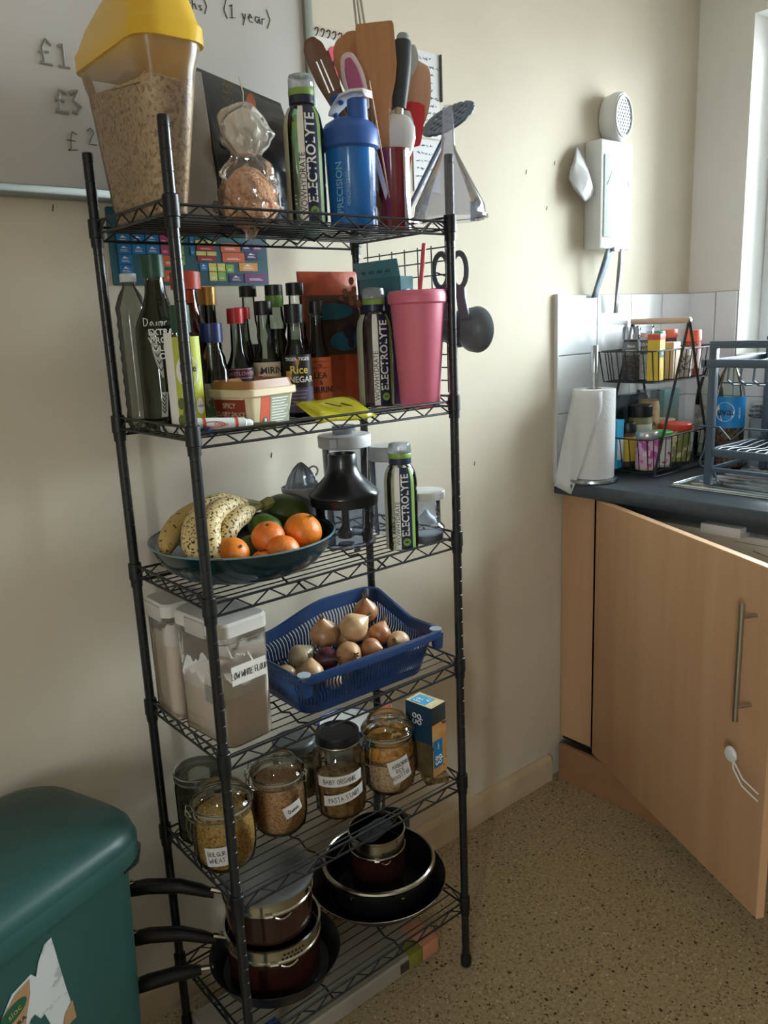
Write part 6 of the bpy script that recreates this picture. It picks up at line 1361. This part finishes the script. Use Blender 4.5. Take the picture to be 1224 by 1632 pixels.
for s_ in (-1, 1):
    b = MB(); y = s_*.088; b.tube([(-.150, y, .002), (0, y, .420)], .0042, 8, flat=.5); b.tube([(.150, y, .002), (0, y, .420)], .0042, 8, flat=.5); b.tube([(-.150, y, .003), (.150, y, .003)], wr*1.4, 6); b.build('a_frame', m_bw, sr)
MB().tube([(0, -.090, .418), (0, .090, .418)], .0085, 14).build('wooden_handle', mat('beige_wood_handle', '#b9a28c', .5), sr)
for s_ in (-1, 1): MB().lathe([(0, 0), (.006, 0), (.005, .003), (0, .004)], 12, M=T((0, s_*.0905, .418), (-s_*PI/2, 0, 0))).build('screw', m_ss, sr)
UZ = TZ+.2605; LZ = TZ+.0185
def jar(name, lab, x, y, z, r, h, lid, lh, body, band=None, txt=None, cat='jar', lr=1.04, seg=28, grp=None, rnd_=True):
    t_ = thing(name, lab, cat, (x, y, z), 0, grp)
    MB().lathe([(0, 0), (r*.92, 0), (r, .003), (r, (h-lh)*.88), (r*.90, (h-lh)*.97), (r*.88, h-lh), (0, h-lh)], seg).build('jar_body', body, t_)
    MB().lathe([(r*.8, h-lh-.001), (r*lr*.98, h-lh-.001), (r*lr, h-lh+.002), (r*lr, h-.003), (r*lr*.93, h), (0, h)], seg).build('lid', lid, t_)
    f_ = face_to(x, y)
    if band: 
        b = MB(); patch(b, r+.0006, f_-1.5, f_+1.5, band[0], band[1], 14); b.build('label', band[2], t_)
    if txt:
        b = MB()
        for s, size, zz in txt[0]: text_wrap(b, s, size, r+.0012, f_, zz, bold=True)
        b.build('lettering', txt[1], t_, smooth=0)
    return t_
def carton(name, lab, x, y, z, w_, d_, h, m, rz=0, top=None, panel=None, txt=None):
    t_ = thing(name, lab, 'box', (x, y, z), rz); rbox(MB(), w_, d_, 0, h, .002, e=.0008).build('box_body', m, t_)
    if top: MB().box(-w_/2-.0006, w_/2+.0006, -d_/2-.0006, d_/2+.0006, h*top[0], h+.0006).build('top_part', top[1], t_, bevel=.001)
    if panel: MB().box(-w_/2*.85, w_/2*.85, -d_/2-.0009, -d_/2, h*panel[0], h*panel[1]).build('front_panel', panel[2], t_)
    if txt:
        b = MB(); text_flat(b, txt[0], txt[1], T((0, -d_/2-.0014, h*txt[2]), FRONT), bold=True); b.build('lettering', txt[3], t_, smooth=0)
    return t_
m_pep = mat('peppercorns', '#3c3a38', .6, grain=(190, '#57534e', '#1f1d1c')); m_salt = mat('sea_salt', '#c9cbcc', .5, grain=(230, '#dddfe0', '#a9abad')); m_gr = thin('grinder_head', '#e3e7ea', .04, haze=.15)
m_spice = mat('brown_spice', '#6b4a35', .8, noise=(40, '#7d5a42', 3)); m_coral = mat('coral_lid', '#e0674a', .4); m_teal = mat('teal_lid', '#2f9a84', .4)
jar('pepper_grinder', 'glass grinder of dark peppercorns, left in the upper spice basket', 1.462, .252, UZ, .0235, .146, m_gr, .034, m_pep, (.07, .105, mat('grey_print_label', '#6c7074', .5)), ((('Black', .010, .094), ('PEPPER', .010, .080)), wtm), 'grinder')
jar('salt_grinder', 'glass grinder of pale sea salt beside the peppercorns', 1.523, .250, UZ, .0245, .148, m_gr, .034, m_salt, (.07, .108, mat('grey_print_label', '#6c7074')), ((('SEA', .013, .096), ('SALT', .013, .080)), wtm), 'grinder')
carton('spice_box', 'yellow spice box with a red top in the upper basket', 1.487, .190, UZ, .046, .034, .124, mat('yellow_card', '#d3b53c', .5), .25, (.88, mat('red_card', '#c4503d', .5)), (.50, .66, mat('teal_card_band', '#3e7d80', .5)), ('ANI', .014, .58, wtm))
carton('spice_box', 'plain beige spice box with a small letter J, right of the yellow one', 1.565, .192, UZ, .044, .034, .100, mat('beige_card', '#c2a98a', .5), .1, None, None, ('J', .012, .88, ink))
jar('spice_jar', 'spice jar with a teal lid behind the beige box', 1.600, .262, UZ, .0245, .130, m_teal, .024, m_spice, (.02, .09, mat('cream_label', '#c9b89d')))
jar('spice_jar', 'spice jar with a coral lid, right behind the front leg of the rack', 1.655, .255, UZ, .0240, .132, m_coral, .022, mat('purple_spice', '#6b4152', .7), (.02, .09, mat('pink_label', '#c78a93', .5)))
jar('spice_jar', 'spice jar with a coral lid at the far right of the upper basket', 1.690, .200, UZ, .0240, .128, m_coral, .030, mat('chilli_flakes', '#a04432', .8, grain=(200, '#b8604a', '#6c2c22')), (.02, .075, mat('white_red_label', '#c9a79c', .5)))
jar('spice_jar', 'small jar with another coral lid leaning at the back of the upper basket', 1.560, .285, UZ, .0220, .126, m_coral, .018, m_spice)
jar('spice_jar', 'white spice jar with dark speckled label behind the right front leg', 1.632, .192, UZ, .0215, .082, mat('white_lid', '#c9c9c6', .4), .014, mat('pale_spice', '#b9aa98', .7), (.012, .06, mat('speckled_label', '#a39a94', .5, blotch=(150, .5, '#4b3a3a'))))
# lower basket
jar('spice_jar', 'silver-lidded jar with a pink and white label in the lower basket', 1.452, .188, LZ, .0290, .106, mat('silver_lid', '#b9bcbc', .3, metal=.8), .016, mat('beige_powder', '#c0a68e', .6), (.008, .084, mat('pink_white_label', '#cfa9b9', .5, blotch=(45, .52, '#b44b92'))), ((('Oat', .012, .045),), wtm))
jar('spice_jar', 'jar with a grass-green lid, second in the front row of the lower basket', 1.520, .186, LZ, .0300, .100, mat('grass_green_lid', '#4f9c4c', .4), .014, mat('pale_jar', '#a8a29a', .5), (.008, .078, mat('white_red_print_label', '#cfc7c0', .5, blotch=(50, .55, '#a03a30'))))
jar('spice_tub', 'wide tub with a bright red oval lid, right in the lower basket', 1.625, .205, LZ, .0430, .110, mat('bright_red_lid', '#d5452f', .35), .018, mat('green_gold_tub', '#7e8045', .5, blotch=(40, .52, '#c7b98a')), None, None, 'tub', 1.10)
carton('drinks_carton', 'bright blue and white box standing between the paper roll and the lower basket', 1.420, .270, TZ+.0190, .040, .036, .135, mat('sky_blue_card', '#2f9bc4', .45), .1, None, (.18, .60, mat('white_panel', '#c9cdd0', .5)))
jar('spice_jar', 'yellow-labelled spice jar with a black lid next to the blue box', 1.472, .262, LZ, .0225, .125, capb, .028, mat('dark_spice', '#4b3a2a', .7), (.015, .085, mat('yellow_jar_label', '#c7a63a', .5)))
jar('spice_jar', 'larger black-lidded jar whose white label has a round black logo', 1.528, .260, LZ, .0330, .168, capb, .032, mat('olive_spice', '#7b7550', .7), (.02, .115, mat('white_jar_label', '#bcbfae', .5)), ((('●', .02, .085), ('BOUILLON', .008, .050)), ink))
jar('spice_jar', 'clear-lidded tall jar with a red and black label at the back of the lower basket', 1.612, .288, LZ, .0330, .205, m_gr, .030, mat('tan_granules', '#b39a72', .7), (.03, .145, mat('tan_label', '#c9b78f', .5)), ((('SUMA', .020, .105), ('ORGANIC', .009, .130), ('REAL', .009, .080)), mat('black_red_print', '#4a1a14', .5)))
jar('mustard_jar', 'small glass jar with a purple label and cream lid by the wide red-lidded tub', 1.668, .262, LZ, .0260, .115, mat('cream_jar_lid', '#c9bfa5', .4), .020, mat('mustard', '#b58b3a', .5), (.015, .060, mat('purple_jar_label', '#3f2d4f', .5)))
carton('tea_box', 'pale green tea box at the back right behind the spice rack', 1.735, .307, TZ, .085, .045, .215, mat('sage_card', '#8fa096', .5), 0, (.72, mat('teal_grey_card', '#7fa3a3', .5)), (.1, .5, mat('olive_card', '#8c9474', .5)))
ket = thing('dark_case', 'charcoal rounded case standing against the tiles behind the spice rack', 'case', (1.56, .322, TZ))
b = MB(); b.loft([[Vector((x, y, z)) for x, y in rrect(w_, .030, .012, 4)] for z, w_ in ((0, .20), (.17, .20), (.20, .18), (.212, .14))]); b.build('case_body', mat('charcoal_plastic', '#343d45', .35), ket)
b = MB(); b.loft([[Vector((x-.06, y-.0165, z)) for x, z in [(.014*math.cos(q), .14+(.018 if math.sin(q) > 0 else -.035)+.014*math.sin(q)) for q in [2*PI*i/20 for i in range(20)]]] for y in (0, .002)]); b.build('round_ended_recess', mat('dark_recess', '#1c2228', .5), ket)
# bottles behind the dish rack
t_ = thing('water_bottle', 'clear water bottle with a blue label, half full of seeds, behind the dish rack', 'bottle', (1.700, .085, TZ))
MB().lathe([(0, .0), (.036, 0), (.043, .006), (.043, .05), (.0415, .055), (.043, .06), (.043, .155), (.0415, .160), (.043, .166), (.043, .19), (.038, .225), (.026, .262), (.015, .285), (.013, .296)], 36).build('body', m_water, t_)
o = MB().lathe([(0, .003), (.036, .003), (.0415, .008), (.0415, .118), (.02, .124), (0, .121)], 30).build('seeds', mat('brown_seeds', '#6d5340', .8, grain=(170, '#9a8068', '#3d2c20')), t_); o['kind'] = 'stuff'
fw = face_to(1.7, .085); b = MB(); patch(b, .0436, fw-1.6, fw+1.6, .118, .205, 18); b.build('label', mat('bright_blue_label', '#1f86c9', .4), t_)
b = MB(); b.add([(.0440*math.cos(fw-.25+math.cos(q)*.60), .0440*math.sin(fw-.25+math.cos(q)*.60), .163+.027*math.sin(q)) for q in [2*PI*i/24 for i in range(24)]], [tuple(range(24))]); b.build('white_disc', wtm, t_, smooth=0)
b = MB(); text_wrap(b, 'eva.', .030, .0444, fw-.22, .163, bold=True); b.build('lettering', m_navy, t_, smooth=0)
b = MB(); pen(b, 'aeroso', .009, lambda x, y: ((.0442)*math.cos(fw+.72+y/.044), (.0442)*math.sin(fw+.72+y/.044), .160+x), .0006); b.build('side_print', wtm, t_)
MB().lathe([(.0130, .288), (.0150, .289), (.0150, .304), (0, .305)], 20).build('cap', mat('blue_bottle_cap', '#2f7fb8', .4), t_)
t_ = thing('water_bottle', 'clear bottle with a pale label, left of the blue-labelled water bottle', 'bottle', (1.775, .185, TZ))
MB().lathe([(0, .0), (.034, 0), (.040, .006), (.040, .18), (.036, .215), (.024, .255), (.014, .280), (.013, .290)], 32).build('body', m_water, t_); fw = face_to(1.775, .185)
b = MB(); patch(b, .0404, fw-1.5, fw+1.5, .09, .17, 16); b.build('label', mat('pale_speckled_label', '#b9b5b0', .5, blotch=(60, .5, '#8d8c8e')), t_)
t_ = thing('glass_container', 'grey glass container with a ridged clear lid by the window behind the dish rack', 'container', (1.800, -.030, TZ))
rbox(MB(), .13, .16, 0, .14, .02).build('container_body', mat('grey_glassware', '#8d969c', .15, coat=.4), t_)
b = MB()
for z, w_ in ((.143, .136), (.156, .132), (.169, .128)): rbox(b, w_, w_+.03, z, z+.010, .02)
b.build('ridged_lid', m_gr, t_)
# dish rack
dk = thing('dish_rack', 'two-tier slate grey metal dish rack standing over the sink', 'dish rack', (1.421, -.012, TZ+.004))
m_rk = mat('slate_metal', '#465462', .4, spec=.5)
Ln = .60; Dp = .30
for y in (0, -Ln): MB().box(-.009, .009, y-.009, y+.009, 0, .362).build('upright', m_rk, dk, bevel=.002)
for y in (0, -Ln): MB().box(Dp-.009, Dp+.009, y-.009, y+.009, .0, .362).build('upright', m_rk, dk, bevel=.002)
b = MB(); b.box(-.010, .010, -Ln, .009, .345, .363); b.box(Dp-.01, Dp+.01, -Ln, .009, .345, .363); b.build('top_rail', m_rk, dk, bevel=.002)
b = MB(); b.box(-.012, .003, -Ln, .028, .298, .318); b.box(Dp, Dp+.012, -Ln, .028, .298, .318); b.box(-.012, Dp+.012, .012, .020, .300, .318); b.build('upper_shelf_frame', m_rk, dk, bevel=.002)
b = MB()
for i in range(22): y = -.012-i*.026; b.tube([(0, y, .306), (.05, y, .304), (Dp*.5, y, .300), (Dp, y, .306)], .0016, 5)
for x in (.08, .16, .24): b.tube([(x, 0, .302), (x, -Ln, .302)], .0018, 5)
o = b.build('upper_shelf_wires', m_rk, dk); o['kind'] = 'stuff'
b = MB()
for i in range(8): y = -.045-i*.032; b.tube([(-.010, y, .300), (-.014, y, .268), (-.010, y-.012, .258), (.02, y-.012, .256)], .0028, 6)
b.tube([(-.012, -.03, .262), (-.012, -.30, .262)], .0020, 6); b.build('cup_holder_teeth', m_rk, dk)
b = MB(); b.tube([(-.004, .026, .150), (-.014, .022, .152), (-.014, -.030, .152), (-.016, -.062, .122), (-.016, -.095, .152), (-.014, -.16, .152), (-.014, -.19, .122), (-.014, -.22, .152)], .0026, 8); b.build('cutlery_holder_wire', m_rk, dk)
b = MB(); b.box(-.006, .006, -Ln, .0, .075, .094); b.box(Dp-.006, Dp+.006, -Ln, 0, .075, .094); b.box(0, Dp, -.006, .006, .075, .094); b.box(-.006, .006, -Ln, 0, .036, .046); b.box(0, Dp, -.004, .004, .036, .046); b.build('lower_shelf_frame', m_rk, dk, bevel=.002)
b = MB()
for i in range(24): y = -.012-i*.024; b.tube([(0, y, .088), (.04, y, .092), (.12, y, .086), (.20, y, .092), (Dp, y, .088)], .0017, 5)
o = b.build('lower_shelf_wires', m_rk, dk); o['kind'] = 'stuff'
b = MB(); b.tube([(-.002, .012, .094), (-.004, .024, .060), (.004, .022, .046), (.02, .016, .046)], .0024, 6); b.tube([(.008, -.010, .036), (.010, -.018, .012), (.004, -.024, .008)], .0024, 6); b.build('side_hook', m_rk, dk)

# ================================================================== PEDAL BIN
pbn = thing('waste_bin', 'dark green plastic lidded bin with a torn kraft label, at the lower left', 'bin', (-.322, .118, 0), math.radians(20))
m_bin = mat('dark_green_plastic', '#22443f', .42, spec=.45, bump=(8, .03))
b = MB(); W_, D_ = .36, .26
b.loft([[Vector((x, y, z)) for x, y in rrect(w_, d_, r_, 10)] for z, w_, d_, r_ in ((0, .290, .205, .05), (.006, .300, .215, .055), (.31, .325, .238, .06), (.572, .342, .252, .065))]); b.build('bin_body', m_bin, pbn)
b = MB(); b.loft([[Vector((x, y, z)) for x, y in rrect(w_, d_, r_, 12)] for z, w_, d_, r_ in ((0.566, .352, .262, .07), (0.570, .372, .280, .075), (0.596, .376, .284, .078), (0.599, .372, .280, .078), (0.601, .372, .280, .078), (0.612, .368, .276, .080), (0.622, .352, .262, .080), (0.631, .310, .222, .078), (0.639, .24, .155, .070), (0.644, .15, .08, .038))]); b.build('lid', m_bin, pbn, smooth=60)
b = MB(); b.loft([[Vector((.135+x, -.045+y, z)) for x, y in rrect(w_, d_, .02, 4)] for z, w_, d_ in ((.540, .060, .13), (.548, .078, .15), (.572, .086, .155))]); b.build('bin_liner', mat('black_bin_liner', '#10201d', .25, coat=.5, bump=(60, .6)), pbn)
def yb(z): return -(.238+(.252-.238)*(z-.31)/.262)/2-.0012
lx = .012
b = MB(); O_ = [(-.105, .43), (-.085, .455), (-.055, .462), (-.048, .452), (-.042, .470), (-.030, .490), (-.018, .492), (-.006, .40), (.004, .34), (-.12, .33)]
b.add([(x+lx, yb(z+.052), z+.052) for x, z in O_], [tuple(range(len(O_)))]); b.build('torn_label', mat('torn_white_paper', '#a9aaa6', .8, blotch=(20, .53, '#8a8d88')), pbn, smooth=0)
b = MB(); O_ = [(-.105, .428), (-.080, .452), (-.058, .458), (-.060, .435), (-.070, .405), (-.075, .38), (-.09, .385), (-.105, .37)]
b.add([(x+lx, yb(z+.052)-.0008, z+.052) for x, z in O_], [tuple(range(len(O_)))]); b.add([(x+lx, yb(z+.052)-.0008, z+.052) for x, z in [(-.012, .362), (.001, .372), (.004, .34), (-.02, .338)]], [(0, 1, 2, 3)]); b.build('kraft_label', mat('kraft_paper', '#8c6a48', .8), pbn, smooth=0)
b = MB(); b.add([(lx-.088+.022*math.cos(q), yb(.480)-.0016, .480+.012*math.sin(q)+.006*math.cos(q)) for q in [2*PI*i/24 for i in range(24)]], [tuple(range(24))]); b.build('green_oval', mat('green_oval_print', '#17452c', .6), pbn, smooth=0)
b = MB(); text_flat(b, 'sioc', .013, T((lx-.086, yb(.480)-.0024, .480), (PI/2, -.25, 0))); b.build('oval_lettering', mat('gold_lettering', '#8f8a4a', .5), pbn, smooth=0)
b = MB(); text_flat(b, 'O RA', .011, T((lx-.083, yb(.458)-.0016, .458), (PI/2, -.2, 0))); text_flat(b, 'L PE', .011, T((lx-.083, yb(.444)-.0016, .444), (PI/2, -.2, 0))); b.build('label_lettering', ink, pbn, smooth=0)
b = MB(); O_ = [(-.066, .395), (-.058, .400), (-.050, .385), (-.044, .388), (-.036, .36), (-.05, .345), (-.064, .355)]
b.add([(x+lx, yb(z+.052)-.0012, z+.052) for x, z in O_], [tuple(range(len(O_)))]); b.build('torn_hole', m_bin, pbn, smooth=0)
